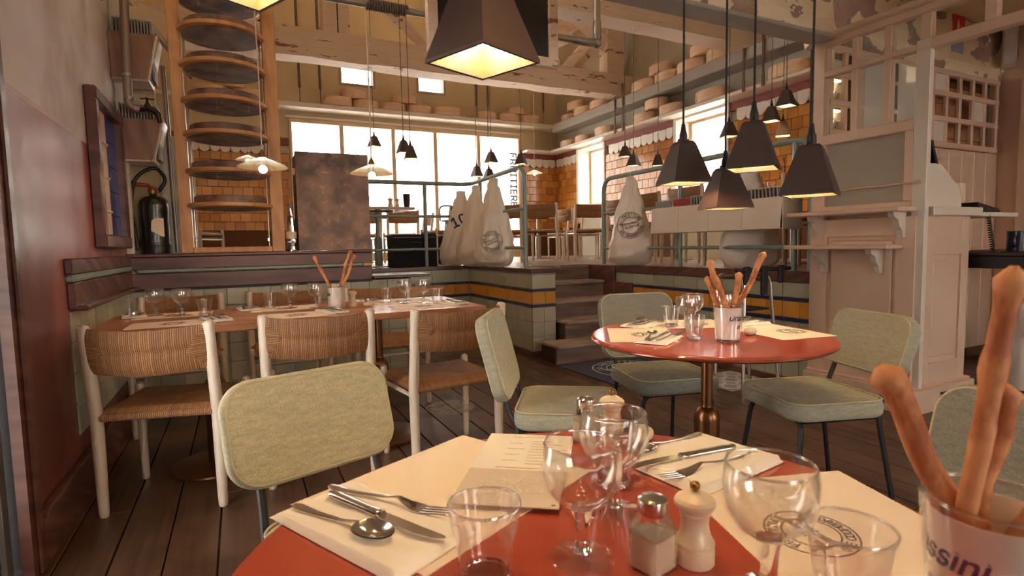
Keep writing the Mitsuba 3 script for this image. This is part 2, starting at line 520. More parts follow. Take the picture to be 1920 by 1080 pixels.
def tiles(holder, name, org, along, L, zlist, depth_dir, variants, w=.15, gap=.004, th=.010, tilt=0.0, bond=0.0, skip=None, cap=None):
    """rows of tiles on a wall face: org (x, y) start, along 'x' or 'y'; each tile an entry of its own."""
    cache, n = {}, 0
    for r, (z0, z1) in enumerate(zlist):
        s = -bond * w * (r % 2) if bond else 0.0
        while s < L - .01:
            a, b = max(s, 0), min(s + w, L)
            s += w
            if b - a < .02:
                continue
            mid = (a + b) / 2
            px, py = (org[0] + mid, org[1]) if along == 'x' else (org[0], org[1] + mid)
            if skip and skip(px, py, (z0 + z1) / 2, b - a):
                continue
            key = (round(b - a, 3), round(z1 - z0, 3))
            m = rng.choice(variants)
            if (key, m) not in cache:
                cache[key, m] = mk(cb(key[0] - gap, th, key[1] - gap, .003), m)
            face = {'-y': 0, '+y': 180, '-x': -90, '+x': 90}[depth_dir]
            M = tr(px, py, (z0 + z1) / 2) @ rot('z', face) @ rot('x', tilt + (rng.gauss(0, .6) if tilt else 0)) @ rot('z', rng.gauss(0, .7) if tilt else 0)
            if cap is not None and n >= cap:
                extra.append(at(cb(key[0] - gap, th, key[1] - gap), M))
            else:
                put(holder + '__' + name, cache[key, m], M); n += 1
    return n


extra = []
zrow = [(.005 + .1425 * i, .005 + .1425 * (i + 1)) for i in range(6)]
tiles(W, 'green_tile', (XL + .002, 3.09), 'y', YB - 3.09, [z for z in zrow if z[0] > .15], '+x', ['tile_green', 'tile_green', 'tile_green_pale'])


def rail(key, x0, x1, y, zs, along):
    k = thing(key, *zs)
    return k


# dark rail boards with the green bar: along the left wall and along the bench wall
k = struct('trim_2', bx(XL, XL + .03, 3.06, YB, 1.03, 1.10, .006), 'wood_dark', label=None)
put(k + '__board', mk(bx(XL, XL + .03, 3.075, YB, .87, .99, .006), 'wood_dark'))
put(k + '__lip', mk(bx(XL, XL + .07, 3.10, YB, .862, .885, .006), 'wood_dark'))
put(k + '__bar', mk(bx(XL, XL + .035, 3.065, YB - .01, .995, 1.027, .008), 'teal_paint'))
struct('wall_bench', join(bx(XL - .2, 1.30, YB + .03, YB + .33, 0, .855), bx(XL - .2, .97, YB + .03, YB + .33, .855, 1.09)), 'grout')
tiles('wall_bench', 'green_tile', (XL, YB + .026), 'x', 1.995, zrow, '-y', ['tile_green', 'tile_green', 'tile_green_pale'])
tiles('wall_bench', 'green_tile', (1.302, YB + .03), 'y', .3, zrow, '+x', ['tile_green'])
k = struct('trim_3', bx(XL, .972, YB - .02, YB + .36, 1.085, 1.108, .005), 'wood_dark')
put(k + '__board', mk(bx(XL, .972, YB - .005, YB + .03, 1.0, 1.085, .004), 'wood_dark'))
put(k + '__board', mk(bx(XL, .972, YB - .005, YB + .03, .862, .972, .004), 'wood_dark'))
put(k + '__bar', mk(bx(XL + .06, .90, YB - .022, YB + .03, .974, 1.0, .008), 'teal_paint'))
put(k + '__bar_end', mk(bx(.90, .972, YB - .022, YB + .03, .974, 1.0, .006), 'oak'))
put(k + '__shadow_gap', mk(bx(XL, .972, YB + .012, YB + .035, .845, .862), 'black_board'))
k = struct('trim_4', bx(.974, 1.454, YB - .05, YB + .33, .868, .892, .004), 'wood_dark')

# raised platform: slab, tiled faces, steps
PW = 'wall_platform'
struct('floor_platform', join(bx(-2.6, 2.60, YF + .02, YW, ZP - .06, ZP), bx(2.60, XR, 5.52, YW, ZP - .06, ZP), bx(2.60, 2.88, 4.82, 5.54, ZP - .06, ZP), bx(XE, XR, 2.75, 5.54, ZP - .06, ZP)), 'platform_wood')
struct(PW, join(bx(-2.6, 2.62, YF + .012, YF + .2, 0, .82), bx(2.612, 2.868, 4.832, YF + .1, 0, .82), bx(XE + .012, XE + .2, 2.0, 5.0, 0, .82), bx(XE + .012, XE + .2, 4.9, 5.6, 0, .82)), 'grout')
struct('trim_5', join(bx(-2.6, 2.60, YF - .012, YF + .03, .832, .878, .006), bx(2.588, 2.892, 4.806, 4.85, .832, .878, .006), bx(2.588, 2.63, 4.806, YF + .03, .832, .878, .006), bx(XE - .012, XE + .03, 2.02, 5.02, .792, .878, .006)), 'wood_dark')
G3 = ['tile_green', 'tile_green', 'tile_green']
for org, along, L, dd, t0 in (((.9, YF + .006), 'x', 1.69, '-y', .832), ((2.606, 4.84), 'y', YF - 4.84, '-x', .832), ((2.603, 4.826), 'x', .27, '-y', .832), ((XE + .006, 2.0), 'y', 3.0, '-x', .792)):
    end = org[1] == 4.826
    tiles(PW, 'green_tile', org, along, L, [(.675, t0)], dd, ['tile_green_pale'] if end else G3, w=.27 if end else .3)
    tiles(PW, 'navy_strip', org, along, L, [(.645, .675), (.487, .519)], dd, ['tile_navy'], w=.3, th=.022)
    tiles(PW, 'yellow_tile', org, along, L, [(.519, .645)], dd, ['tile_yellow'], w=.15)
    tiles(PW, 'green_tile', org, along, L, [(.337, .487), (.187, .337), (.037, .187)], dd, ['tile_green_pale'] if end else G3, w=.135 if end else .15)
struct('baseboard_platform', join(bx(2.59, 2.88, 4.80, 4.83, 0, .05, .004), bx(2.578, 2.605, 4.80, YF, 0, .05, .004), bx(.9, 2.6, YF - .02, YF + .01, 0, .05, .004), bx(XE - .02, XE + .01, 2.0, 5.0, 0, .05, .004)), 'wood_dark')
st = thing('staircase', 'worn brown wooden steps climbing to the raised dining platform', 'stairs')
for i in range(5):
    y0 = 4.35 + .29 * i; zt = .1746 * (i + 1); xl = 2.60 if i == 0 else 2.885
    put(st + '__riser', mk(bx(xl, XE - .005, y0, y0 + .03, zt - .1746, zt - .028), 'wood_step'))
    if i < 4:
        put(st + '__tread', mk(bx(xl, XE - .005, y0 - .025, y0 + .30, zt - .03, zt, .006), 'step_tread'))
        put(st + '__infill', mk(bx(xl + .01, XE - .01, y0 + .03, y0 + .32, 0, zt - .03), 'bench_dark'))
put(st + '__side_panel', mk(bx(XE - .03, XE, 5.02, 5.55, .35, .87, .004), 'wood_dark'))
put(st + '__side_panel', mk(bx(XE - .03, XE, 4.72, 5.02, .35, .69, .004), 'wood_dark'))

# the back wall with its windows
BW = 'wall_back'
wx0, wx1, wz0, wz1 = .895, 5.49, .96, 3.434
up = [(1.80, 2.45), (3.25, 3.84)]
parts = [bx(-2.75, wx0, YW, YW + .3, 0, 6.2), bx(wx1, XR + .2, YW, YW + .3, 0, 6.2), bx(wx0, wx1, YW, YW + .3, 0, wz0), bx(wx0, wx1, YW, YW + .3, wz1, 4.1), bx(wx0, wx1, YW, YW + .3, 4.72, 6.2)]
xs = [wx0, 1.80, 2.45, 3.25, 3.84, wx1]
parts += [bx(a, b, YW, YW + .3, 4.1, 4.72) for a, b in ((wx0, 1.80), (2.45, 3.25), (3.84, wx1))]
struct(BW, join(*parts), 'plaster')
w = struct('window_1', join(bx(wx0, wx1, YW - .03, YW + .12, wz1 - .07, wz1, .008), bx(wx0, wx1, YW - .02, YW + .12, wz0, wz0 + .07, .008), bx(wx0, wx0 + .05, YW - .03, YW + .12, wz0, wz1, .008), bx(wx1 - .055, wx1, YW - .03, YW + .12, wz0, wz1, .008)), 'window_wood')
ml = [1.80, 2.76, 3.60, 4.53]
for x in ml:
    put(w + '__mullion', mk(bx(x - .035, x + .035, YW + .0, YW + .10, wz0 + .06, wz1 - .06, .006), 'window_wood'))
for a, b in zip([wx0 + .04] + ml, ml + [wx1 - .04]):
    put(w + '__pane', mk(bx(a + .02, b - .02, YW + .05, YW + .056, wz0 + .06, wz1 - .06), 'pane'))
put(w + '__writing', mk(at(up_xz(at(text('FRUITIERE', .16, .002, True), rot('z', -90))), tr(5.26, YW + .046, 2.5)), 'sign_grey'))
put(w + '__head_trim', mk(bx(wx0 - .06, wx1 + .06, YW - .05, YW, wz1, wz1 + .05, .01), 'white_paint'))
for i, (a, b) in enumerate(up):
    w = struct(f'window_{i + 2}', join(bx(a, a + .04, YW - .02, YW + .2, 4.1, 4.72), bx(b - .04, b, YW - .02, YW + .2, 4.1, 4.72), bx(a, b, YW - .02, YW + .2, 4.1, 4.14), bx(a, b, YW - .02, YW + .2, 4.68, 4.72)), 'grey_paint')
    put(w + '__pane', mk(bx(a + .04, b - .04, YW + .10, YW + .106, 4.14, 4.68), 'pane'))
rows9 = [(1.46 + .148 * i, 1.46 + .148 * (i + 1)) for i in range(9)]
OR = ['tile_orange_0', 'tile_orange_1', 'tile_orange_2', 'tile_orange_3']
struct('wall_back_tiled', join(bx(-2.6, wx0 - .03, YW - .05, YW - .001, ZP, 2.80), bx(wx1 + .03, XR, YW - .05, YW - .001, ZP, 2.80)), 'grout_dark')
TB = 'wall_back_tiled'
tiles(TB, 'orange_tile', (-1.9, YW - .054), 'x', wx0 + 1.87, rows9, '-y', OR, w=.155, tilt=-3, bond=.4)
tiles(TB, 'orange_tile', (wx1 + .03, YW - .054), 'x', XR - wx1 - .08, rows9, '-y', OR, w=.155, tilt=-3, bond=.4)
sc_poly = Polygon([(-.075, .165), (-.075, .06)] + [(.075 * math.cos(a), .06 - .07 * math.sin(a)) for a in np.linspace(math.pi, 0, 11)][::1] + [(.075, .165)]).buffer(0)
sc_shape = mk(up_xz(prism(sc_poly, .012)), 'white_scallop')
red = mk(cb(1, 1, 1), 'red_band')


def scallops(holder, org, along, L, face):
    n = int(L / .155)
    for i in range(n):
        s = (i + .5) * .155
        x, y = (org[0] + s, org[1]) if along == 'x' else (org[0], org[1] + s)
        put(holder + '__scallop', sc_shape, tr(x, y, 2.785 - .008 * (i % 2)) @ rot('z', face) @ tr(0, -.004 * (i % 2), 0))


scallops(TB, (-1.9, YW - .075), 'x', wx0 + 1.87, 0)
scallops(TB, (wx1 + .03, YW - .075), 'x', XR - wx1 - .1, 0)
put(TB + '__red_band', red, tr((wx0 - 2.6) / 2, YW - .03, 3.01) @ scl(wx0 + 2.6 - .03, .06, .13))
put(TB + '__red_band', red, tr((wx1 + XR) / 2, YW - .03, 3.01) @ scl(XR - wx1 - .04, .06, .13))

# right wall of the platform
RW = 'wall_right'
wins = [(8.77, 9.67, 1.90, 3.05), (5.80, 6.84, 1.75, 3.06)]
ys = [2.7, 5.80, 6.84, 8.77, 9.67, YW + .3]
parts = [bx(XR, XR + .35, a, b, 0, 5.6) for a, b in ((2.7, 5.80), (6.84, 8.77), (9.67, YW + .3))]
for a, b, z0, z1 in wins:
    parts += [bx(XR, XR + .35, a, b, 0, z0), bx(XR, XR + .35, a, b, z1, 5.6)]
struct(RW, join(*parts), 'wall_grey')
struct('wall_right_tiled', join(*[bx(XR - .05, XR - .001, a, b, ZP, 2.80) for a, b in ((2.76, 5.76), (6.88, 8.73), (9.71, YW - .05))]), 'grout_dark')
RT = 'wall_right_tiled'
for a, b in ((3.6, 5.76), (6.88, 8.73), (9.71, YW - .06)):
    tiles(RT, 'orange_tile', (XR - .054, a), 'y', b - a, rows9, '-x', OR, w=.155, tilt=-3, bond=.4)
    scallops(RT, (XR - .075, a), 'y', b - a, -90)
    put(RT + '__red_band', red, tr(XR - .03, (a + b) / 2, 3.01) @ scl(.06, b - a, .13))
for i, (a, b, z0, z1) in enumerate(wins):
    w = struct(f'window_{i + 4}', join(bx(XR - .08, XR + .32, a - .04, a + .02, z0 - .04, z1 + .0, .004), bx(XR - .08, XR + .32, b - .02, b + .04, z0 - .04, z1 + .0, .004), bx(XR - .08, XR + .32, a, b, z0 - .04, z0 + .01, .004), bx(XR - .08, XR + .32, a, b, z1 - .03, z1 + .02, .004)), 'white_paint')
    put(w + '__sash', mk(join(bx(XR + .22, XR + .27, a + .02, a + .07, z0, z1), bx(XR + .22, XR + .27, b - .07, b - .02, z0, z1), bx(XR + .22, XR + .27, a, b, z0, z0 + .05), bx(XR + .22, XR + .27, a, b, z1 - .07, z1 - .02)), 'window_wood'))
    put(w + '__pane', mk(bx(XR + .243, XR + .248, a + .06, b - .06, z0 + .04, z1 - .06), 'pane'))
struct('wall_far_left', bx(-2.8, -2.6, 4.6, YW + .3, 0, 5.6), 'plaster')
struct('wall_left_return', bx(-2.8, XL - .2, 4.6, 4.9, 0, 5.6), 'plaster')
struct('ground_far_left', bx(-2.6, XL - .2, 4.9, YF + .05, 0, .8), 'bench_dark')

# shelves for the cheese hoops, wall plates, straps
s = thing('wall_shelf', 'long pale shelf above the big window carrying bentwood hoops', 'shelf')
put(s + '__board', mk(bx(-2.6, XR, YW - .38, YW, 3.56, 3.64, .012), 'white_paint'))
s = thing('wall_shelf', 'upper grey timber ledge along the right wall under the beam ends', 'shelf')
put(s + '__board', mk(bx(6.05, XR, 2.95, YW - .38, 3.46, 3.63, .012), 'grey_paint'))
s = thing('wall_shelf', 'lower white shelf along the right wall above the scalloped trim', 'shelf')
put(s + '__board', mk(bx(6.05, XR, 2.8, YW - .05, 3.06, 3.11, .008), 'white_paint'))
put(s + '__return', mk(bx(5.50, 6.05, YW - .30, YW - .05, 3.06, 3.11, .008), 'white_paint'))
strap = mk(join(cb(.035, .012, .9, .002), at(cb(.05, .014, .16, .004), tr(0, 0, -.36)), at(cb(.05, .014, .16, .004), tr(0, 0, .36))), 'rust')
for y, lb in ((8.02, 'farthest'), (7.80, 'second farthest'), (5.26, 'second nearest'), (4.96, 'nearest')):
    put('hanging_strap', strap, tr(6.035, y, 3.44) @ rot('z', 90) @ scl(1, 1, .9 if y > 7 else .85), label=f'dark iron strap from the ledge to the lower right shelf, {lb} of four', category='strap', group='iron straps at the right shelf')
rodm = mk(join(tube([(0, 0, 0), (0, 0, 2.2)], .022, 8), tube([(0, 0, -.28), (0, 0, 0)], .008, 6)), 'rust', 40)
for x, lb in ((1.08, 'first from the left'), (1.42, 'second from the left'), (4.38, 'third from the left'), (4.62, 'fourth from the left'), (5.9, 'rightmost')):
    put('hanging_rod', rodm, tr(x, YW - .30, 3.90), label=f'dark iron rod before the cream wall above the big window, {lb}', category='rod', group='iron rods above the window shelf')

# beams, truss, roof
def rough_beam(x0, x1, y0, y1, z0, z1, seed):
    n = 40
    rings = []
    for i in range(n + 1):
        x = x0 + (x1 - x0) * i / n
        q = np.array([(x, y0, z0), (x, y0, z1), (x, y1, z1), (x, y1, z0)], float)
        q += (meshkit.noise(q * [3, 40, 40] + seed, seed)[:, None] - .5) * [0, .02, .035]
        rings.append(q)
    return loft(rings)


for i, (y, z0, z1, x0, lb) in enumerate(((8.1, 3.675, 4.045, -2.6, 'far white-painted chipped timber beam spanning above the big window'), (5.3, 3.62, 3.98, -2.6, 'nearer cream timber beam ending on the upper right ledge'))):
    t = thing('ceiling_beam', lb, 'beam')
    put(t + '__timber', mk(rough_beam(x0, 6.38, y - .15, y + .15, z0, z1, 3 + i), 'beam_paint'))


def timber(a, b, w, h, key='beam_paint'):
    return mk(tube([a, (np.array(a) + b) / 2, b], w * .7, 4), key)


t = thing('roof_truss', 'weathered timber posts and braces standing on the far beam', 'truss')
for x in (1.35, 6.03):
    put(t + '__post', mk(bx(x - .18, x + .18, 7.98, 8.22, 4.02, 6.2, .01), 'beam_paint'))
put(t + '__crack', mk(bx(1.36, 1.375, 7.975, 7.985, 4.02, 5.6), 'bench_dark'))
put(t + '__brace', mk(tube([(2.75, 8.1, 4.0), (.9, 8.1, 5.5)], .09, 8), 'beam_paint', 40))
put(t + '__brace', timber((4.3, 8.1, 5.6), (5.95, 8.1, 4.55), .22, .2))
put(t + '__brace', timber((5.9, 8.25, 5.0), (6.36, 8.25, 4.0), .14, .2))
put(t + '__brace', timber((5.2, 8.3, 4.05), (6.1, 8.3, 5.0), .2, .2))
put(t + '__brace', timber((4.2, 8.35, 4.2), (5.3, 8.35, 4.75), .22, .2))
struct('roof_left', prism([(-3.0, 5.2), (1.9, 8.2), (1.9, 8.4), (-3.0, 5.4)], 9.0), 'beam_paint', M=tr(0, 11, 0) @ rot('x', 90))
struct('roof_right', prism([(6.8, 5.2), (6.8, 5.4), (1.9, 8.4), (1.9, 8.2)][::-1], 9.0), 'beam_paint', M=tr(0, 11, 0) @ rot('x', 90))
struct('wall_gable_back', prism([(-2.8, 6.0), (6.8, 6.0), (6.8, 5.3), (1.9, 8.3), (-2.8, 5.3)], .3) if False else bx(-2.8, 6.8, YW, YW + .3, 6.2, 8.4), 'plaster')
struct('wall_gable_front', bx(-2.8, 6.8, 2.70, 2.80, 2.96, 8.4), 'plaster')
# low front ceiling with its peeling lintel
struct('ceiling', bx(-.9, 6.5, -4.1, 2.75, 2.96, 3.1), 'plaster')


def lintel():
    rings = []
    for i in range(80):
        x = -.9 + 7.3 * i / 79
        q = []
        s = .115 * min(1, max(0, (x - 3.74) / .06))
        for y, z in ((2.50 + s, 2.51), (2.485 + s, 2.6), (2.495 + s, 2.72), (2.485 + s, 2.84), (2.50 + s, 2.97), (2.80, 2.97), (2.66 + s, 2.51)):
            d = meshkit.fbm(np.array([[x * 4, y * 5, z * 7]]), 3)[0] - .5
            q.append((x, y + d * .05, z + (d * .05 if z < 2.9 else 0)))
        rings.append(q)
    return loft(rings)


struct('trim_6', lintel(), 'peel', label=None)
put('trim_6__soffit', mk(bx(-.9, 3.74, 2.485, 2.66, 2.49, 2.515, .008), 'grey_paint'))

# walls behind and beside the camera, with their daylight windows
struct('wall_front', join(bx(-.9, 6.5, -4.3, -4.1, 0, .7), bx(-.9, 6.5, -4.3, -4.1, 2.5, 3.1), bx(-.9, -.1, -4.3, -4.1, .7, 2.5), bx(1.4, 3.4, -4.3, -4.1, .7, 2.5), bx(5.6, 6.5, -4.3, -4.1, .7, 2.5)), 'plaster')

# ------------------------------------------------------------------ prototypes: chairs
def weave_piece(fn, nu, nv, strands, along_u=True):
    v, f, uv = grid(fn, nu, nv)
    w = uv.copy()
    w[:, 0], w[:, 1] = (uv[:, 0] * strands, uv[:, 1]) if along_u else (uv[:, 1] * strands, uv[:, 0])
    return v, f, w


def wjoin(*ps):
    vs, fs, us, n = [], [], [], 0
    for v, f, u in ps:
        vs.append(v); fs.append(f + n); us.append(u); n += len(v)
    return np.vstack(vs), np.vstack(fs), np.vstack(us)


def woven_seat(w0, w1, d, z, detail=1):
    """rush seat: four wedges, strands square to each rail; w0 rear width, w1 front width, rounded over its rails."""
    def P(a, b):                       # a, b in -1..1
        w = (w0 + (w1 - w0) * (b + 1) / 2) / 2
        e = np.maximum(np.abs(a), np.abs(b))
        sag = -.016 * (1 - e ** 2) + .008 * np.exp(-((np.minimum(np.abs(np.abs(a) - np.abs(b)), 1)) / .10) ** 2) * (1 - e)
        roll = -.022 * np.clip((e - .86) / .14, 0, 1) ** 2.2
        return a * w, b * d / 2, z + sag + roll
    n = 14 if detail else 6
    out = []
    for side in range(4):
        def fn(u, t, side=side):
            s = 2 * u - 1
            e = t
            a, b = s * e, -e * np.ones_like(s)
            if side == 1: a, b = -b, a
            elif side == 2: a, b = -a, -b
            elif side == 3: a, b = b, -a
            return P(a, b)
        v, f, uv = grid(fn, n + 3, n)
        s = 2 * uv[:, 0] - 1
        wuv = np.stack([(s * uv[:, 1] + 1) * (w0 if side in (0, 2) else d) / .0078 / 2, uv[:, 1]], 1)
        out.append((v, f, wuv))
        # the roll over the rail
        def rl(u, t, side=side):
            s = 2 * u - 1
            a, b = s, -np.ones_like(s)
            if side == 1: a, b = -b, a
            elif side == 2: a, b = -a, -b
            elif side == 3: a, b = b, -a
            x, y, zz = P(a, b)
            nx, ny = (0, -1) if side == 0 else (1, 0) if side == 1 else (0, 1) if side == 2 else (-1, 0)
            th = t * math.pi * .95
            return x + nx * .016 * np.sin(th), y + ny * .016 * np.sin(th), zz - .017 * (1 - np.cos(th))
        v, f, uv = grid(rl, n + 3, 7)
        f = f[:, ::-1]
        out.append((v, f, np.stack([uv[:, 0] * (w0 if side in (0, 2) else d) / .0078, uv[:, 1]], 1)))
    return wjoin(*out)


def woven_back(w, z0, z1, y, bow):
    def face(sgn):
        def fn(u, t):
            a = 2 * u - 1
            zz = z0 + (z1 - z0) * t
            lean = -(zz - .45) * .13
            thick = .017 * (1 - .9 * np.abs(2 * t - 1) ** 4) * (1 - .5 * np.exp(-((t - .5) / .05) ** 2) * (np.abs(a) < .72))
            return a * w / 2, y + lean - bow * (1 - a ** 2) + sgn * thick, zz + .012 * a ** 2
        v, f, uv = grid(fn, 41, 15)
        a = 2 * uv[:, 0] - 1; t = uv[:, 1]
        return v, f, a, t
    out = []
    for sgn in (-1, 1):
        v, f, a, t = face(sgn)
        fc = f if sgn < 0 else f[:, ::-1]
        # vertical strands in the middle, level ones in the side wedges
        ac, tc = a[fc].mean(1), t[fc].mean(1)
        side = np.abs(ac) > .70 + .30 * np.abs(2 * tc - 1)
        for pick, uv in ((~side, np.stack([(a + 1) * w / .0078 / 2, t], 1)), (side, np.stack([t * (z1 - z0) / .0078, a], 1))):
            out.append((v, fc[pick], uv))
    v, f, u = wjoin(*out)
    return v, f, u


def wooden_chair(detail=1):
    P = []
    def leg(x, y, z1, lean=0.0, k=1.05, splay=0.0):
        zs = [0, .012, .05, .30, .44, z1 - .012, z1 - .004, z1]
        rs = [.013, .0155, .0165, .019, .020, .0185, .014, .004]
        return tube([(x + splay * (z - .44) * np.sign(x), y - max(0, z - .45) * lean, z) for z in zs], np.array(rs) * k, 12 if detail else 6)
    for sx in (-1, 1):
        P.append(('leg', mk(leg(sx * .235, -.20, .83, .13, 1.25), 'chair_paint', 40), I4))
    for sx in (-1, 1):
        P.append(('leg', mk(leg(sx * .245, .205, .488), 'chair_paint', 40), I4))
    v, f, uv = woven_seat(.44, .46, .41, .470, detail)
    P.append(('seat', mk((v, f), 'weave', True, uv=uv), I4))
    v, f, uv = woven_back(.455, .615, .805, -.205, .062)
    P.append(('backrest', mk((v, f), 'weave', True, uv=uv), I4))
    for (x0, y0, x1, y1, z) in ((-.245, .205, .245, .205, .375), (-.235, -.2, -.245, .2, .40), (.235, -.2, .245, .2, .40)):
        P.append(('stretcher', mk(tube([(x0, y0, z), ((x0 + x1) / 2, (y0 + y1) / 2, z), (x1, y1, z)], [.009, .012, .009], 8 if detail else 5), 'chair_paint', 40), I4))
    return P


def padded_chair(fab='fabric_pale', bz0=.55, bh=.27, tilt=18, bw=.44, sw=.43):
    P = []
    P.append(('seat', mk(at(slab(sw, .42, .075, .07, .026, 7, .012), tr(0, .0, .435)), fab, 50), I4))
    k = len(P) - 1
    ring = []
    for sx, sy, a0 in ((1, 1, 0), (-1, 1, 90), (-1, -1, 180), (1, -1, 270)):
        for a in np.linspace(a0, a0 + 90, 7):
            ring.append((sx * (sw / 2 - .07) + .064 * math.cos(math.radians(a)), sy * (.21 - .07) + .064 * math.sin(math.radians(a)), .4715))
    P.append(('seat>piping', mk(tube(ring, .0032, 6, True), 'stitch', True), I4))
    mb = tr(0, -.245, bz0) @ rot('x', tilt)
    th = .055
    P.append(('backrest', mk(at(slab(bw, bh, th, .075, .02, 8, .008), mb @ tr(0, 0, bh / 2) @ rot('x', 90)), fab, 50), I4))
    for sgn in (-1, 1):
        ring = []
        for sx, sy, a0 in ((1, 1, 0), (-1, 1, 90), (-1, -1, 180), (1, -1, 270)):
            for a in np.linspace(a0, a0 + 90, 9):
                ring.append((sx * (bw / 2 - .075) + .066 * math.cos(math.radians(a)), -sgn * (th / 2 - .004), bh / 2 + sy * (bh / 2 - .075) + .066 * math.sin(math.radians(a))))
        P.append(('backrest>piping', mk(at(tube(ring, .003, 6, True), mb), 'stitch', True), I4))
    lean = math.tan(math.radians(tilt))
    for sx in (-1, 1):
        top = (sx * .15, -.245 - .09 * lean, bz0 + .09)
        P.append(('leg', mk(tube(arc([top, (sx * .155, -.222, bz0 - .06), (sx * .165, -.19, .40), (sx * .19, -.255, .006)], .05), .0105, 8), 'black_metal', 40), I4))
    P.append(('front_frame', mk(tube(arc([(-.205, .20, .006), (-.175, .15, .392), (.175, .15, .392), (.205, .20, .006)], .05), .0105, 8), 'black_metal', 40), I4))
    P.append(('under_frame', mk(join(*[tube([(s * .165, -.19, .392), (s * .17, .0, .392), (s * .17, .15, .392)], .009, 6) for s in (-1, 1)]), 'black_metal', 40), I4))
    return P


CH = wooden_chair()
CHF = wooden_chair(0)


def face_to(x, y, fx, fy):
    """matrix of a chair at (x, y) whose front (+y) looks along (fx, fy)."""
    return tr(x, y, 0) @ rot('z', math.degrees(math.atan2(fy, fx)) - 90)


# ------------------------------------------------------------------ prototypes: tableware
def wine_glass(n=32):
    o = [(0, .0008), (.030, .0), (.0365, 0), (.0375, .0012), (.0365, .0028), (.018, .0058), (.0105, .010), (.0085, .018), (.0088, .034), (.0105, .052), (.0125, .060), (.018, .0645), (.0310, .0745), (.0405, .087), (.0455, .100), (.0470, .112), (.0462, .126), (.0440, .1385), (.0437, .1405)]
    i = [(.0430, .1416), (.0420, .1405), (.0418, .138), (.0440, .126), (.0448, .112), (.0434, .1005), (.0385, .0885), (.0290, .0765), (.016, .0685), (0, .0665)]
    b = [(.0075, .0645)] + o[11:] + i
    return (lathe(b, n), lathe([(0, .0085)] + o[6:11] + [(.0125, .0632), (0, .0632)], n), lathe([(0, 0.0008)] + o[1:6] + [(.0098, .0085), (0, .0085)], n))


def tumbler(n=30):
    """thick tumbler with ten facets round its lower half."""
    def ring(r, z, k):
        a = np.arange(n * 2) * np.pi / n
        m = r * (1 - k * .06 * (1 - np.abs(np.cos(5 * a)) ** .6))
        return np.stack([np.maximum(m, 1e-5) * np.cos(a), np.maximum(m, 1e-5) * np.sin(a), 0 * a + z], 1)
    o = [(0, .0012, 0), (.022, 0, .6), (.0285, .003, 1), (.0300, .020, 1), (.0325, .045, 1), (.0345, .052, .3), (.0352, .056, 0), (.0392, .078, 0), (.0405, .0880, 0), (.0402, .0895, 0)]
    i = [(.0394, .0905, 0), (.0384, .0895, 0), (.0370, .078, 0), (.0338, .056, 0), (.0305, .045, 0), (.0275, .020, 0), (.0225, .013, 0), (0, .012, 0)]
    wall = [(.0270, .0128, 0)] + o[2:] + i[:6] + [(.0235, .0135, 0)]
    base = [(0, .0008, 0), (.022, 0, .3), (.0262, .002, .6), (.0268, .010, .6), (.0250, .0122, 0), (0, .0110, 0)]
    return loft([ring(*q) for q in wall], cap=False), loft([ring(*q) for q in base], cap=False)


def torus(R, z, r, n):
    return ring_closed([(R + r * math.cos(a), z + r * math.sin(a)) for a in np.linspace(-math.pi, math.pi, 9)[:-1]], n)


def glass_proto(n, kind):
    if kind == 'wine':
        b, s, f = wine_glass(n)
        return [('bowl', mk(b, 'thin_glass', 40), I4), ('rim', mk(torus(.0432, .1408, .0013, n), 'glass', 40), I4), ('stem', mk(s, 'glass', 40), I4), ('foot', mk(f, 'thin_glass', 40), I4)]
    w, b = tumbler(n)
    return [('wall', mk(w, 'thin_glass', 40), I4), ('base', mk(b, 'glass', 40), I4), ('rim', mk(torus(.0398, .0896, .0014, n), 'glass', 40), I4)]


GW, GT, GWF, GTF = glass_proto(36, 'wine'), glass_proto(30, 'tumbler'), glass_proto(18, 'wine'), glass_proto(15, 'tumbler')


def fork():
    h = [(-.10, .0035), (-.09, .0078), (-.075, .0072), (-.05, .0050), (.0, .0030), (.03, .0032), (.045, .0075), (.06, .0115), (.075, .012)]
    z = lambda y: .002 + (.011 * math.exp(-((y - .022) / .022) ** 2)) + max(0, y - .075) * .13 + max(0, -.085 - y) * .1
    rings = []
    for y, w in h:
        rings.append([(-w, y, z(y) - .0008), (0, y, z(y) - .0016), (w, y, z(y) - .0008), (w, y, z(y) + .0006), (0, y, z(y) + .0012), (-w, y, z(y) + .0006)][::-1])
    ts = [tube([(x, .0745, z(.0745)), (x, .09, z(.09)), (x * .95, .116, z(.116))], [.0019, .0018, .0008], 6, squash=.6) for x in (-.0098, -.0033, .0033, .0098)]
    return join(loft(rings), *ts)


def spoon():
    h = [(-.10, .0035), (-.09, .0078), (-.075, .0072), (-.05, .0050), (.0, .0030), (.028, .0032)]
    z = lambda y: .002 + (.010 * math.exp(-((y - .022) / .022) ** 2)) + max(0, -.085 - y) * .1
    rings = [[(-w, y, z(y) - .0008), (0, y, z(y) - .0016), (w, y, z(y) - .0008), (w, y, z(y) + .0006), (0, y, z(y) + .0012), (-w, y, z(y) + .0006)][::-1] for y, w in h]
    def bowl(u, v):
        t = u; s = 2 * v - 1
        w = .0195 * np.sqrt(np.clip(1 - (2 * t - 1) ** 2, 0, 1)) * (1 - .12 * (t - .5)) + .0028 * (1 - t)
        y = .026 + .062 * t
        dep = .010 * np.clip(1 - (2 * t - 1) ** 2, 0, 1)
        return s * w, y, .010 - dep * (1 - s * s) + 0 * s
    v, f, _ = grid(bowl, 17, 11)
    v2 = v.copy(); v2[:, 2] -= .0014
    return join(loft(rings), (v, f), (v2, f[:, ::-1]))


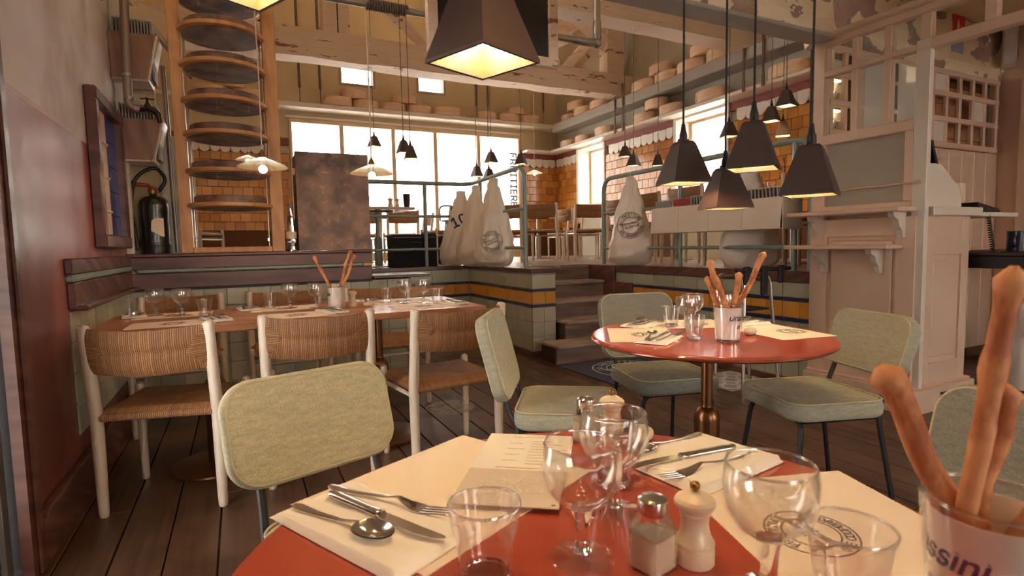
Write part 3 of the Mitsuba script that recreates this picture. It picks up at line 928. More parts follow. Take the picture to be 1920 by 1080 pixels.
def knife():
    hand = [(-.11, .0045), (-.105, .0075), (-.09, .0085), (-.03, .0070), (-.005, .0078), (0, .0045)]
    rings = [[(w * math.cos(a), y, .0055 + .0052 * (w / .0085) ** .5 * math.sin(a)) for a in np.linspace(0, 2 * np.pi, 13)[:-1]][::-1] for y, w in hand]
    col_ = lathe([(0, 0), (.006, .0), (.0068, .004), (.006, .008), (0, .008)], 12)
    bl = prism([(-.006, .006), (.0085, .006), (.010, .02), (.0095, .07), (.006, .10), (-.003, .116), (-.0078, .112)], .0016, .0048)
    return join(loft(rings), at(col_, tr(0, -.002, .0055) @ rot('x', -90)), bl)


FK, SP, KN = mk(fork(), 'steel', 35), mk(spoon(), 'steel', 35), mk(knife(), 'steel', 35)


def napkin(w=.20, d=.20, t=.009, seed=1):
    def fn(u, v):
        x, y = (u - .5) * w, (v - .5) * d
        q = np.stack([x * 14, y * 14, 0 * x + seed], -1)
        e = np.minimum(np.minimum(u, 1 - u), np.minimum(v, 1 - v))
        return x * (1 + .03 * meshkit.noise(q * .7, seed)), y, t * np.clip(e * 22, 0, 1) ** .45 * (.72 + .55 * meshkit.noise(q, seed)) + .001
    v, f, _ = grid(fn, 26, 26)
    b = v.copy(); b[:, 2] = .0004
    fold = bx(-w * .49, w * .49, -d * .5, -d * .44, .0006, t * .42, .002)
    return join((v, f), (b, f[:, ::-1]), fold)


NAPS = [mk(napkin(seed=s), 'napkin', 50) for s in (1, 2)]


def sheet(pts, t=.0008):
    return prism(pts, t)


MATW, MATD = .36, .25
MAT = [('sheet', mk(prism(sbox(-MATW / 2, -MATD / 2, MATW / 2, MATD / 2), .0007), 'paper'), I4), ('sheet>seal', mk(seal(.055, .0003), 'ink'), tr(0, 0, .0007))]


def pepper_mill():
    p = [(0, 0), (.0205, 0), (.0220, .002), (.0222, .020), (.0210, .0215), (.0210, .0228), (.0222, .0242), (.0222, .027), (.0200, .030), (.0172, .036), (.0157, .043), (.0153, .050), (.0160, .056), (.0178, .0595), (.0178, .0610), (.0168, .0622), (.0186, .0645), (.0222, .0675), (.0236, .0710), (.0232, .0745), (.0205, .0780), (.0165, .0800), (.0160, .0805), (.012, .0830), (.004, .085), (0, .085)]
    knob = [(0, .084), (.0025, .084), (.0025, .0865), (.0048, .088), (.0058, .091), (.0048, .0945), (.002, .0962), (0, .0965)]
    return [('body', mk(lathe(p, 36), 'porcelain', 24), I4), ('knob', mk(lathe(knob, 16), 'brass', 40), I4)]


def salt_shaker():
    def sq(r, z, k):
        a = np.arange(32) * np.pi / 16
        m = r / (np.abs(np.cos(a)) ** k + np.abs(np.sin(a)) ** k) ** (1 / k)
        return np.stack([m * np.cos(a), m * np.sin(a), 0 * a + z], 1)
    outer = [sq(1e-4, 0, 2), sq(.0195, 0, 6), sq(.0210, .003, 7), sq(.0210, .046, 7), sq(.0198, .0520, 5), sq(.0168, .0590, 3), sq(.0152, .066, 2), sq(.0152, .070, 2), sq(1e-4, .070, 2)]
    inner = [sq(1e-4, .003, 2), sq(.0185, .003, 6), sq(.0190, .004, 6), sq(.0190, .041, 6), sq(.0150, .0435, 4), sq(1e-4, .044, 2)]
    lid = [(0, .0845), (.006, .0845), (.0125, .0835), (.0162, .081), (.0172, .078), (.0172, .069), (.0165, .0655), (.0158, .0655), (0, .0655)]
    return [('jar', mk(loft(outer, cap=False), 'glass', 35), I4), ('salt', mk(loft(inner, cap=False), 'salt', 35), I4), ('lid', mk(lathe(lid[::-1], 28), 'steel', 22), I4)]


def stone(seed, s=1.0):
    m = trimesh.creation.icosphere(3); v = np.asarray(m.vertices)
    v = v * (1 + .12 * (meshkit.noise(v * 1.2 + seed * 7, seed) - .5)[:, None]) * [.032, .022, .015] * s
    return v - [0, 0, v[:, 2].min()], np.asarray(m.faces)


STONE = mk(stone(3), 'stone', True)


def breadstick(L, seed, r=.0085, bend=.02, knob=1.35):
    n = 30
    s = np.linspace(0, 1, n)
    w = np.stack([bend * np.sin(s * 3 + seed) + .004 * np.sin(s * 11 + seed * 2), bend * .6 * np.sin(s * 2.4 + seed * 3), s * L], 1)
    rr = r * (.9 + .16 * meshkit.noise(np.stack([s * 9, s * 0 + seed, s * 0], 1), seed) + (knob - 1) * np.exp(-((s - .955) / .035) ** 2) + (knob - 1) * .8 * np.exp(-((s - .74) / .03) ** 2) * (seed % 2))
    rr[0] *= .5; rr[-1] *= .35
    v, f = tube(w, rr, 12)
    v = v + (meshkit.noise(v * 180 + seed, seed)[:, None] - .5) * .0016
    return v, f


def jar_proto(words, R=.042, H=.12, n=40):
    """glass tumbler with a paper bag or sleeve inside, bearing blue script."""
    o = [(0, 0), (R * .80, 0), (R * .84, .004), (R, H - .002), (R, H)]
    i = [(R - .0018, H + .0006), (R - .003, H), (R * .81, .009), (0, .008)]
    Rl = lambda z: R * .81 - .0025 + (R - .003 - R * .81) * (z / H)
    so = [(Rl(.012) - .0006, .011), (Rl(H - .012) - .0006, H - .012)]
    si = [(Rl(H - .012) - .002, H - .012), (Rl(.012) - .002, .011)]
    P = [('glass', mk(lathe(o + i, n), 'thin_glass', 40), I4), ('sleeve', mk(ring_closed(so + si, n), 'bag', 40), I4)]
    P.append(('glass>rim', mk(torus(R - .001, H, .0018, n), 'glass', 40), I4))
    for s, zc, h, a0 in words:
        v, f = text(s, h, .0004, True)
        v = v + np.stack([v[:, 1] * .28, 0 * v[:, 1], 0 * v[:, 1]], 1)
        Rr = Rl(zc) - .0002
        a = v[:, 0] / Rr + math.radians(a0)
        rr = Rr + v[:, 2]
        out = np.stack([rr * np.cos(a), rr * np.sin(a), zc + v[:, 1]], 1)
        P.append(('sleeve>lettering', mk((out, f), 'ink_navy'), I4))
    return P


# ------------------------------------------------------------------ prototypes: lamps
def pendant(w=.17, h=.175, top=.075, n=1):
    """square tapered shade with a notched top, gold inside, bulb; its lower edge at z = 0."""
    t = .007
    def quad(s, z): return [(-s, -s, z), (s, -s, z), (s, s, z), (-s, s, z)]
    a, b = w / 2, top / 2
    outer = loft([quad(a - .004, 0), quad(a, .0), quad(a, .006), quad(b, h - .012), quad(b - .008, h), quad(b - .02, h)], cap=False)
    cap_ = loft([quad(b - .02, h), quad(b - .021, h - .018)], cap=True)
    inner = loft([quad(a - t, .0006), quad(b - t, h - .03)], cap=False)
    lid = bx(-b + t, b - t, -b + t, b - t, h - .032, h - .028)
    rim = loft([quad(a - .004, 0), quad(a - t, .0006)][::-1], cap=False)
    return [('shade', mk(join(outer, cap_, rim), 'lamp_shell'), I4), ('shade>lining', mk(join((inner[0], inner[1][:, ::-1]), lid), 'lamp_gold'), I4),
            ('socket', mk(join(lathe([(0, h - .10), (.014, h - .10), (.016, h - .09), (.016, h + .03), (.011, h + .045), (.007, h + .075), (0, h + .076)], 14), bx(-.024, .024, -.006, .006, h - .02, h + .012, .002)), 'black_plastic', 40), I4)]


PEND = pendant()


def bulb_shape(r, power):
    m = trimesh.creation.icosphere(1, r)
    s = mikit.ply(m, 'backlit', True)
    s['emitter'] = {'type': 'area', 'radiance': {'type': 'rgb', 'value': [power * k for k in WARM]}}
    return s


BULBS = bulb_shape(.024, BULB)
BULBF = bulb_shape(.03, BULB * 1.3)


def hang_pendant(x, y, z, ztop, rz, label, group=None, cord_r=.0042, far=False, scale=1.0):
    k = thing('pendant_lamp', label, 'lamp', group)
    M = tr(x, y, z) @ rot('z', rz) @ scl(scale)
    names = {}
    for name, sh, m in PEND:
        p = name.split('>')
        if len(p) == 2:
            put(names[p[0]] + '__' + p[1], sh, M @ m)
        else:
            names[name] = put(k + '__' + name, sh, M @ m)
    put(k + '__bulb', BULBF if far else BULBS, M @ tr(0, 0, .055))
    put(k + '__cord', mk(tube([(x, y, z + .24 * scale), (x + .002, y, (z + ztop) / 2), (x, y, ztop)], cord_r, 6), 'cord_black' if not far else 'cord_grey', True))
    return k


def pleated(r=.135, n=36):
    """small pleated porcelain shade."""
    prof = [(.018, .060), (.026, .052), (.045, .044), (.080, .030), (.115, .012), (.132, .0), (.135, -.003)]
    a = np.arange(n * 4) * 2 * np.pi / (n * 4)
    def ring(rr, z, s):
        k = np.cos(a * n) * s
        return np.stack([(rr + k * .0022) * np.cos(a), (rr + k * .0022) * np.sin(a), z + k * .0022], 1)
    o = [ring(rr * r / .135, z, min(1, rr / .13)) for rr, z in prof]
    i = [ring((rr - .002) * r / .135, z - .003, min(1, rr / .13)) for rr, z in prof[::-1]]
    return loft(o[::-1], cap=False)


PLT = mk(pleated(), 'shade_white', True)


def hang_pleated(x, y, z, ztop, label, s=1.0, power=1.0):
    k = thing('pleated_lamp', label, 'lamp')
    M = tr(x, y, z) @ scl(s)
    put(k + '__shade', PLT, M)
    put(k + '__socket', mk(at(lathe([(0, .02), (.014, .02), (.019, .05), (.021, .066), (.013, .085), (.006, .10), (0, .101)], 14), M), 'brass', 40))
    m = trimesh.creation.icosphere(2, .024 * s); b = mikit.ply(m, 'backlit', True)
    b['emitter'] = {'type': 'area', 'radiance': {'type': 'rgb', 'value': [BULB * 1.1 * power * q for q in WARM]}}
    put(k + '__bulb', b, tr(x, y, z - .012 * s))
    put(k + '__cord', mk(tube([(x, y, z + .095 * s), (x + .004, y, (z + ztop) / 2), (x, y, ztop)], .004, 6), 'cord_pale', True))
    return k

# ------------------------------------------------------------------ tables and chairs
def orient(a, b, spin=0.0):
    a, b = np.asarray(a, float), np.asarray(b, float); w = (b - a) / np.linalg.norm(b - a)
    u = np.cross([0, 0, 1.0] if abs(w[2]) < .99 else [1.0, 0, 0], w); u /= np.linalg.norm(u)
    m = np.eye(4); m[:3, 0], m[:3, 1], m[:3, 2], m[:3, 3] = u, np.cross(w, u), w, a
    return m @ rot('z', spin)


def round_table(cx, cy, r, label):
    t = thing('round_table', label, 'table', None)
    top = [(0, .722), (r - .06, .722), (r - .012, .7275), (r - .003, .735), (r, .742), (r - .003, .7475), (r - .010, .75), (0, .75)]
    put(t + '__tabletop', mk(at(lathe(top, 96), tr(cx, cy)), 'table_red', 40))
    put(t + '__edge_band', mk(at(ring_closed([(r - .002, .7325), (r + .0012, .7345), (r + .0012, .7385), (r - .002, .7405)], 96), tr(cx, cy)), 'copper_edge', 40))
    pedestal(t, cx, cy, .722)
    return t


COLM = mk(lathe([(0, .02), (.050, .02), (.050, .405), (.047, .43), (.034, .452), (.024, .46), (.0225, .468), (.0225, .712), (.09, .716), (.09, .722), (0, .722)], 28), 'bronze', 40)
BASEM = mk(lathe([(0, 0), (.225, 0), (.228, .006), (.222, .014), (.05, .026), (0, .026)], 40), 'bronze', 40)


def pedestal(t, x, y, h):
    put(t + '__column', COLM, tr(x, y) @ scl(1, 1, h / .722))
    put(t + '__base', BASEM, tr(x, y))


TC1, TC2 = (.378, .514), (1.65, 1.60)
round_table(*TC1, .445, 'glossy red round table in the foreground, cut by the bottom of the photo')
round_table(*TC2, .455, 'glossy red round table in the middle of the room beneath four pendant lamps')
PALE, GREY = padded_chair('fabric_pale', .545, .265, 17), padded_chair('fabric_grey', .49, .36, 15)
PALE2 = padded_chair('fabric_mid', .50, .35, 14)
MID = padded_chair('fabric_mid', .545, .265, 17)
spawn('padded_chair', padded_chair('fabric_pale', .545, .265, 17, .44, .37), face_to(.232, 1.232, .284, -.959), 'pale green padded chair at the left of the foreground table, shown from its front', 'chair')
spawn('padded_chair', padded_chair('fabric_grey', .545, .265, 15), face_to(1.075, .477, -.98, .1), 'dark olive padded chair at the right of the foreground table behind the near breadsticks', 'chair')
spawn('padded_chair', PALE2, face_to(1.20, 1.925, .83, -.56), 'pale green padded chair at the left of the middle red table, seen edge-on', 'chair')
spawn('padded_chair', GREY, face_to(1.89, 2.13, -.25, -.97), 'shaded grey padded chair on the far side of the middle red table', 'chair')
spawn('padded_chair', MID, face_to(2.17, 1.53, -.95, .32), 'pale green padded chair at the right of the middle red table before the white counter', 'chair')

# left wooden table
t = thing('dining_table', 'long rectangular wooden table along the left wall set for six', 'table')
TZ = .78
put(t + '__tabletop', mk(bx(-.62, 1.24, 2.85, 3.62, TZ - .034, TZ, .004), 'table_wood'))
for x in (-.15, .71):
    pedestal(t, x, 3.23, TZ - .034)
put(t + '__stretcher', mk(bx(-.5, 1.1, 3.2, 3.26, TZ - .06, TZ - .034), 'black_metal'))
for x, y, fx, fy, w in ((-.293, 2.935, .27, .96, 'leftmost'), (.341, 2.93, .12, .99, 'middle'), (.931, 2.767, -.1, .995, 'rightmost')):
    spawn('woven_chair', CH, face_to(x, y, fx, fy), f'cream chair with woven seat, {w} of three on the near side of the wooden table', 'chair', 'near chairs at the wooden table')
for x, y, w in ((-.37, 4.12, 'left'), (.28, 4.10, 'middle'), (.93, 3.98, 'right')):
    spawn('woven_chair', CH, face_to(x, y, 0, -1), f'cream woven chair on the far side of the wooden table by the tiles, {w} one', 'chair', 'far chairs at the wooden table')


# ------------------------------------------------------------------ things on the tables
def place_mat(x, y, z, deg, label, sealpos=None, w=MATW, d=MATD):
    k = thing('place_mat', label, 'placemat', 'paper place mats')
    M = tr(x, y, z) @ rot('z', deg)
    put(k + '__sheet', MAT[0][1], M @ scl(w / MATW, d / MATD, 1))
    put(k + '__seal', MAT[1][1], M @ tr(*(sealpos or (0, 0)), .0007))


def lay(shape, x, y, z, deg, key, label, cat, group=None):
    if isinstance(shape, list):
        return spawn(key, shape, tr(x, y, z) @ rot('z', deg), label, cat, group)
    return put(key, shape, tr(x, y, z) @ rot('z', deg), label=label, category=cat, **({'group': group} if group else {}))


Z = .7502
# foreground
place_mat(.271, .782, Z, 24.8, 'cream paper place mat under the napkin and menu on the foreground table', (.30, .3), .36, .29)
place_mat(.655, .405, Z, 72.5, 'cream paper place mat with round printed seal at the right of the foreground table', (.02, .035), .36, .27)
m = put('napkin', mk(napkin(.135, .262, .008, 4), 'napkin', 50), tr(.137, .721, Z + .0008) @ rot('z', -63.5 + 90), label='folded white napkin holding fork, knife and spoon at the left of the foreground table', category='napkin')
zn = Z + .0100
for sh, key, a, b, nm in ((FK, 'fork', (.112, .836), (.215, .698), 'topmost'), (KN, 'knife', (.095, .826), (.206, .607), 'middle'), (SP, 'spoon', (.055, .800), (.150, .645), 'lowest')):
    dx, dy = b[0] - a[0], b[1] - a[1]
    lay(sh, (a[0] + b[0]) / 2, (a[1] + b[1]) / 2, zn, math.degrees(math.atan2(dy, dx)) - 90, key, f'steel {key} on the folded napkin at the left of the foreground table', key)
put('napkin', mk(napkin(.215, .165, .010, 6), 'napkin', 50), tr(.675, .665, Z + .0008) @ rot('z', 8), label='white napkin with crossed cutlery at the far right of the foreground table', category='napkin')
for sh, key, x, y, a, dz in ((SP, 'spoon', .655, .735, 96, 0), (KN, 'knife', .640, .672, 86, .0), (FK, 'fork', .665, .628, 92, 0)):
    lay(sh, x, y, zn + dz, a, key, f'steel {key} on the napkin at the far right of the foreground table', key)


def menu_card(ox, oy, z, deg):
    k = thing('menu_card', 'folded paper menu lying behind the glasses on the foreground table', 'menu')
    M = tr(ox, oy, z) @ rot('z', deg)
    put(k + '__page', mk(bx(0, .155, .10, .292, .0, .0035, .0005), 'menu_cream'), M)
    put(k + '__page', mk(bx(.004, .158, .10, .296, -.003, .0005, .0005), 'menu_cream'), M)
    put(k + '__flap', mk(bx(0, .155, 0, .122, .0032, .0052, .0005), 'menu_tan'), M)
    r = random.Random(4); L = []
    for i in range(9):
        w = r.uniform(.03, .075); L.append(bx(.085, .085 + w, .15 + .013 * i, .1525 + .013 * i, .0035, .0038))
        if i % 2: L.append(bx(.045, .045 + r.uniform(.02, .035), .15 + .013 * i, .152 + .013 * i, .0035, .0038))
    L.append(bx(.04, .115, .132, .135, .0035, .0038))
    L.append(at(text('THE FRUITIERE', .006, .0003), tr(.078, .272, .0035)))
    put(k + '__lettering', mk(join(*L), 'ink_pale'), M)
    dr_ = [annulus(.013, .0145, .0003, 24)]
    for cx, cy, s in ((.05, .08, 1.1), (.105, .085, .8), (.078, .045, 1.3), (.045, .04, .7), (.115, .05, .9)):
        dr_.append(at(annulus(.0125, .014, .0003, 24), tr(cx, cy) @ scl(s, s * .7, 1)))
    dr_ += [tube(arc([(.06, .02, 0), (.075, .06, 0), (.10, .11, 0)], .03), .0006, 4), tube(arc([(.03, .06, 0), (.06, .09, 0), (.09, .06, 0)], .03), .0006, 4)]
    put(k + '__drawing', mk(at(join(*dr_[1:]), tr(0, 0, .0053)), 'menu_cream'), M)
    put(k + '__corner_rivet', mk(lathe([(0, 0), (.003, 0), (.002, .0015), (0, .002)], 10), 'steel', 30), M @ tr(.147, .008, .0052))


menu_card(.247, .716, Z + .0045, -36)
for sh, x, y, key, lb in ((GT, .226, .538, 'tumbler', 'faceted glass tumbler at the bottom left of the foreground table beside the napkin'), (GW, .343, .523, 'wine_glass', 'stemmed wine glass on the foreground table just left of the near salt shaker'),
                          (GW, .444, .596, 'wine_glass', 'farthest stemmed wine glass on the foreground table, before the far pepper mill'), (GW, .474, .374, 'wine_glass', 'large stemmed wine glass at the right of the white pepper mill on the foreground table'),
                          (GT, .497, .672, 'tumbler', 'faceted tumbler behind the middle wine glasses on the foreground table'),
                          (GT, .517, .318, 'tumbler', 'clear tumbler on the printed seal of the right foreground place mat')):
    lay(sh, x, y, Z + (.0009 if y < .4 else 0), 0, key, lb, 'glass')
SALT, PEP = salt_shaker(), pepper_mill()
spawn('salt_shaker', SALT, tr(.404, .471, Z) @ rot('z', 12), 'square glass salt shaker with steel lid at the front of the foreground table', 'salt shaker')
spawn('pepper_mill', PEP, tr(.453, .456, Z), 'white porcelain pepper mill beside the near salt shaker', 'pepper mill')
spawn('salt_shaker', SALT, tr(.566, .845, Z) @ rot('z', 30), 'glass salt shaker at the far rim of the foreground table', 'salt shaker')
spawn('pepper_mill', PEP, tr(.612, .828, Z), 'white pepper mill with brass knob at the far rim of the foreground table', 'pepper mill')
lay(STONE, .655, .795, Z, 40, 'pebble', 'smooth pale pebble at the far rim of the foreground table', 'stone')


def grissini_jar(x, y, z, deg, label, sticks, where, s=1.0):
    k = spawn('breadstick_jar', jar_proto([('Grissini', .080, .019, 0), ('at', .050, .015, -6)], .053, .138), tr(x, y, z) @ rot('z', deg) @ scl(s), label, 'jar')
    for i, (a, b, r, sd) in enumerate(sticks):
        L = float(np.linalg.norm(np.subtract(b, a)))
        put('breadstick', mk(breadstick(L, sd, r, .006 * (1 if sd % 2 else -1), 1.35), 'bread', True), orient(a, b, sd * 40), label=f'long knobbly golden breadstick {where[i]}', category='breadstick', group='breadsticks in jars')


grissini_jar(.585, .235, Z, 142, 'glass jar with white sleeve and blue script at the bottom right corner', [((.612, .215, .765), (.512, .302, 1.0), .0115, 2), ((.560, .258, .765), (.562, .224, 1.096), .0088, 3), ((.600, .252, .765), (.582, .236, .993), .0098, 4), ((.560, .225, .765), (.640, .215, .905), .011, 6)],
             ['leaning left out of the nearest jar', 'standing tallest in the nearest jar', 'behind the tallest one in the nearest jar', 'barely above the rim at the right of the nearest jar'])
# middle table
zt = Z
for x, y, a, lb, sp in ((1.425, 1.735, 56, 'left', (0, -.02)), (1.775, 1.86, -25, 'far', (.05, 0)), (1.93, 1.50, 260, 'right', (.02, .05))):
    place_mat(x, y, zt, a, f'cream paper place mat at the {lb} side of the middle red table', sp, .34, .25)
for i, (x, y, a, lb) in enumerate(((1.405, 1.60, 30, 'front left'), (1.60, 1.925, 20, 'far left'), (1.985, 1.715, -5, 'far right'))):
    put('napkin', NAPS[i % 2], tr(x, y, zt + .0008) @ rot('z', a) @ scl(1.0 if i else 1.05, .62, 1.2), label=f'white napkin with cutlery at the {lb} of the middle red table', category='napkin')
    for sh, key, o in ((FK, 'fork', -.035), (KN, 'knife', 0), (SP, 'spoon', .035)):
        M = tr(x, y, zt + .0125) @ rot('z', a) @ tr(0, o, 0) @ rot('z', -90 + o * 300)
        put(key, sh, M, label=f'steel {key} on the napkin at the {lb} of the middle red table', category=key)
for sh, x, y, key, lb in ((GW, 1.640, 1.700, 'wine_glass', 'nearer of the two wine glasses left of the jar on the middle red table'), (GW, 1.742, 1.772, 'wine_glass', 'farther of the two wine glasses left of the jar on the middle red table'), (GT, 1.528, 1.546, 'tumbler', 'faceted tumbler left of the breadstick jar on the middle red table'),
                          (GT, 1.668, 1.826, 'tumbler', 'tumbler farther left behind the wine glasses on the middle red table'), (GW, 1.87, 1.72, 'wine_glass', 'wine glass partly hidden behind the breadstick jar on the middle red table')):
    lay(sh, x, y, zt + .0008, 10, key, lb, 'glass')
lay(STONE, 1.775, 1.50, zt + .0008, 20, 'pebble', 'smooth pale pebble right of the jar on the middle red table', 'stone')
grissini_jar(1.600, 1.452, zt, 284, 'glass jar with blue script and breadsticks on the middle red table', [((1.612, 1.44, .765), (1.535, 1.473, 1.052), .0115, 1), ((1.58, 1.465, .765), (1.722, 1.385, 1.072), .011, 2), ((1.605, 1.455, .765), (1.630, 1.432, 1.005), .0115, 3), ((1.612, 1.46, .765), (1.535, 1.50, .99), .010, 4)],
             ['leaning left in the jar on the middle table', 'leaning right in the jar on the middle table', 'upright in the jar on the middle table', 'short and hidden behind others in the jar on the middle table'])
# wooden table
for i, x in enumerate((-.33, .22, .90)):
    nm = ('left', 'middle', 'right')[i]
    place_mat(x, 3.44 - .06 * (i == 2), TZ + .0002, 0, f'paper place mat on the far side of the wooden table, {nm} setting')
    place_mat(x + .03, 3.04, TZ + .0002, 180, f'paper place mat on the near side of the wooden table, {nm} setting')
    for y, xx, sd, w in ((3.50, x - .19, 1, 'far'), (3.07, x + .21, 2, 'near')):
        put('napkin', NAPS[sd - 1], tr(xx, y, TZ + .0008) @ rot('z', 90 + sd * 8) @ scl(1, .55, 1.3), label=f'folded napkin with cutlery on the {w} side of the wooden table, {nm} setting', category='napkin')
        for sh, key, o in ((FK, 'fork', -.03), (KN, 'knife', 0), (SP, 'spoon', .03)):
            put(key, sh, tr(xx, y, TZ + .0128) @ rot('z', sd * 8) @ tr(o, 0, 0) @ rot('z', 0 if y < 3.3 else 180), label=f'steel {key} on the {w} napkin of the wooden table, {nm} setting', category=key)
for sh, x, y, key, lb in ((GTF, -.545, 3.56, 'tumbler', 'faceted tumbler at the left end of the wooden table near the wall'), (GWF, -.420, 3.487, 'wine_glass', 'left one of the two wine glasses at the left end of the wooden table'), (GWF, -.287, 3.39, 'wine_glass', 'right one of the two wine glasses at the left end of the wooden table'), (GTF, -.178, 3.30, 'tumbler', 'faceted tumbler right of the left pair of wine glasses on the wooden table'),
                          (GTF, .146, 3.497, 'tumbler', 'faceted tumbler left of the middle pair of wine glasses on the wooden table'), (GWF, .25, 3.42, 'wine_glass', 'left one of the middle pair of wine glasses on the wooden table'), (GWF, .385, 3.34, 'wine_glass', 'middle wine glass just left of the jar on the wooden table'),
                          (GTF, .797, 3.368, 'tumbler', 'faceted tumbler left of the right pair of wine glasses on the wooden table'), (GWF, .894, 3.294, 'wine_glass', 'left one of the right pair of wine glasses on the wooden table'), (GWF, .987, 3.224, 'wine_glass', 'rightmost wine glass on the wooden table'), (GTF, 1.048, 3.14, 'tumbler', 'rightmost tumbler on the wooden table before its corner')):
    lay(sh, x, y, TZ + .001, 0, key, lb, 'glass')
grissini_jar(.473, 3.20, TZ + .0005, 160, 'glass jar with white paper bag and breadsticks on the wooden table', [((.49, 3.19, .80), (.375, 3.26, 1.085), .0095, 1), ((.46, 3.20, .80), (.585, 3.15, 1.08), .0095, 2), ((.455, 3.21, .80), (.56, 3.18, 1.11), .010, 3)],
             ['leaning left in the jar on the wooden table', 'leaning far right in the jar on the wooden table', 'with a split tip in the jar on the wooden table'], .98)
spawn('pepper_mill', PEP, tr(.578, 3.282, TZ) @ scl(1.1), 'white pepper mill with dark knob right of the jar on the wooden table', 'pepper mill')
lay(STONE, .662, 3.235, TZ, 0, 'pebble', 'smooth tan pebble beside the pepper mill on the wooden table', 'stone')

# ------------------------------------------------------------------ lamps
G = 'dark square pendant lamps over the red tables'
for x, y, z, rz, lb in ((1.706, 1.795, 1.364, -14, 'leftmost of the four dark square pendant lamps over the middle table'), (1.747, 1.473, 1.384, 32, 'highest of the four dark square pendant lamps over the middle table'), (1.904, 1.751, 1.257, -18, 'lowest and smallest-looking of the four dark pendant lamps over the middle table'), (1.819, 1.291, 1.272, 26, 'rightmost of the four dark square pendant lamps over the middle table')):
    hang_pendant(x, y, z, 2.96, rz, lb, G)
for x, y, z, rz, lb in ((.477, 1.084, 1.50, 22, 'largest dark pendant lamp at the top of the photo, its gold inside seen from below'), (.035, 1.30, 1.660, 27, 'dark pendant lamp of which only the lit lower corner shows at the top left')):
    hang_pendant(x, y, z, 2.96, rz, lb, G)
for x, y, z in ((.30, .62, 1.78), (.52, .48, 1.72), (.20, .36, 1.80), (.62, .74, 1.84)):
    hang_pendant(x, y, z, 2.96, 15, 'dark square pendant lamp above the foreground table, beyond the top of the photo', 'pendant lamps above the photo')
G = 'small dark pendant lamps over the raised platform'
for x, y, z, rz, lb in ((2.142, 9.493, 2.825, 20, 'small pendant lamp against the second pane of the big window'), (2.164, 7.772, 2.451, 5, 'left one of the two overlapping pendant lamps against the third window pane'), (2.19, 7.525, 2.334, -10, 'lower right one of the two overlapping pendant lamps against the third window pane'), (3.855, 8.508, 2.5, 12, 'pendant lamp against the fifth window pane above the railing'),
                        (3.785, 8.975, 2.324, 8, 'pendant lamp before the fourth mullion of the big window'), (4.395, 8.465, 2.492, 40, 'pendant lamp at the right edge of the big window'), (3.725, 8.322, 2.192, 0, 'pendant lamp half hidden behind the left railing bend'), (5.93, 7.603, 2.567, 30, 'upper left one of the two pendant lamps before the tiles right of the narrow window'),
                        (5.531, 6.882, 2.301, 25, 'lower right one of the two pendant lamps before the tiles right of the narrow window'), (5.9, 6.75, 2.30, 45, 'narrow-looking pendant lamp just above the right railing'), (5.75, 4.60, 2.52, 18, 'left one of the three pendant lamps near the white partition'), (5.55, 4.25, 2.60, 12, 'topmost of the three pendant lamps near the white partition'),
                        (5.85, 4.52, 2.34, 40, 'lowest of the three pendant lamps near the white partition'), (5.55, 5.05, 2.41, -20, 'pendant lamp partly hidden behind the highest lamp of the middle table')):
    hang_pendant(x, y, z, 8.2 - abs(x - 1.9) * .612, rz, lb, G, .0045, True, 1.0)
hang_pleated(.149, 3.546, 1.60, 2.62, 'pleated white lamp glowing before the left shelf ladder')
hang_pleated(.804, 3.671, 1.605, 2.62, 'pleated white lamp hanging before the rusty panel')
hang_pleated(.165, 8.071, 2.30, 5.0, 'small distant pleated lamp seen behind the shelf ladder', 1.1, 1.2)
hang_pleated(4.70, 8.55, 2.36, 5.0, 'pale pleated lamp glowing in the far tiled corner', 1.0, 1.3)

# ------------------------------------------------------------------ railings
def railing(label, runs, posts, top, mids):
    k = thing('railing', label, 'railing')
    put(k + '__top_rail', mk(tube(arc(top, .16, 7), .024, 12), 'teal_paint', True))
    for p in mids:
        put(k + '__rail', mk(tube(p, .0175, 10), 'teal_paint', True))
    for p in posts:
        put(k + '__post', mk(tube([(*p[:2], ZP), (*p[:2], p[2])], p[3] if len(p) > 3 else .022, 12), 'teal_paint', True))
        put(k + '__foot', mk(at(lathe([(0, 0), (.045, 0), (.045, .006), (0, .006)], 16), tr(p[0], p[1], ZP)), 'teal_paint', 30))


railing('sage green tube railing along the platform edge left of the steps', None, [(2.06, YF + .06, 1.89), (2.62, YF - .35, 1.89)],
        [(.9, YF + .06, 1.89), (2.64, YF + .06, 1.89), (2.64, 5.02, 1.92), (2.64, 5.02, ZP)],
        [[(.9, YF + .06, 1.49), (1.7, YF + .06, 1.49), (2.45, YF + .06, 1.49)], [(.9, YF + .06, 1.09), (1.7, YF + .06, 1.09), (2.62, YF + .06, 1.09)], [(2.64, YF, 1.49), (2.64, 5.6, 1.49), (2.64, 5.04, 1.49)], [(2.64, YF, 1.09), (2.64, 5.6, 1.09), (2.64, 5.04, 1.09)]])
railing('sage green tube railing along the platform edge right of the steps', None, [(3.85, 4.09, 1.86), (3.85, 2.86, 1.86)],
        [(3.85, 5.34, ZP), (3.85, 5.34, 1.86), (3.85, 2.72, 1.87), (3.85, 2.72, ZP)],
        [[(3.85, 5.33, 1.465), (3.85, 4.2, 1.465), (3.85, 2.73, 1.465)], [(3.85, 5.33, 1.06), (3.85, 4.2, 1.06), (3.85, 2.73, 1.06)]])


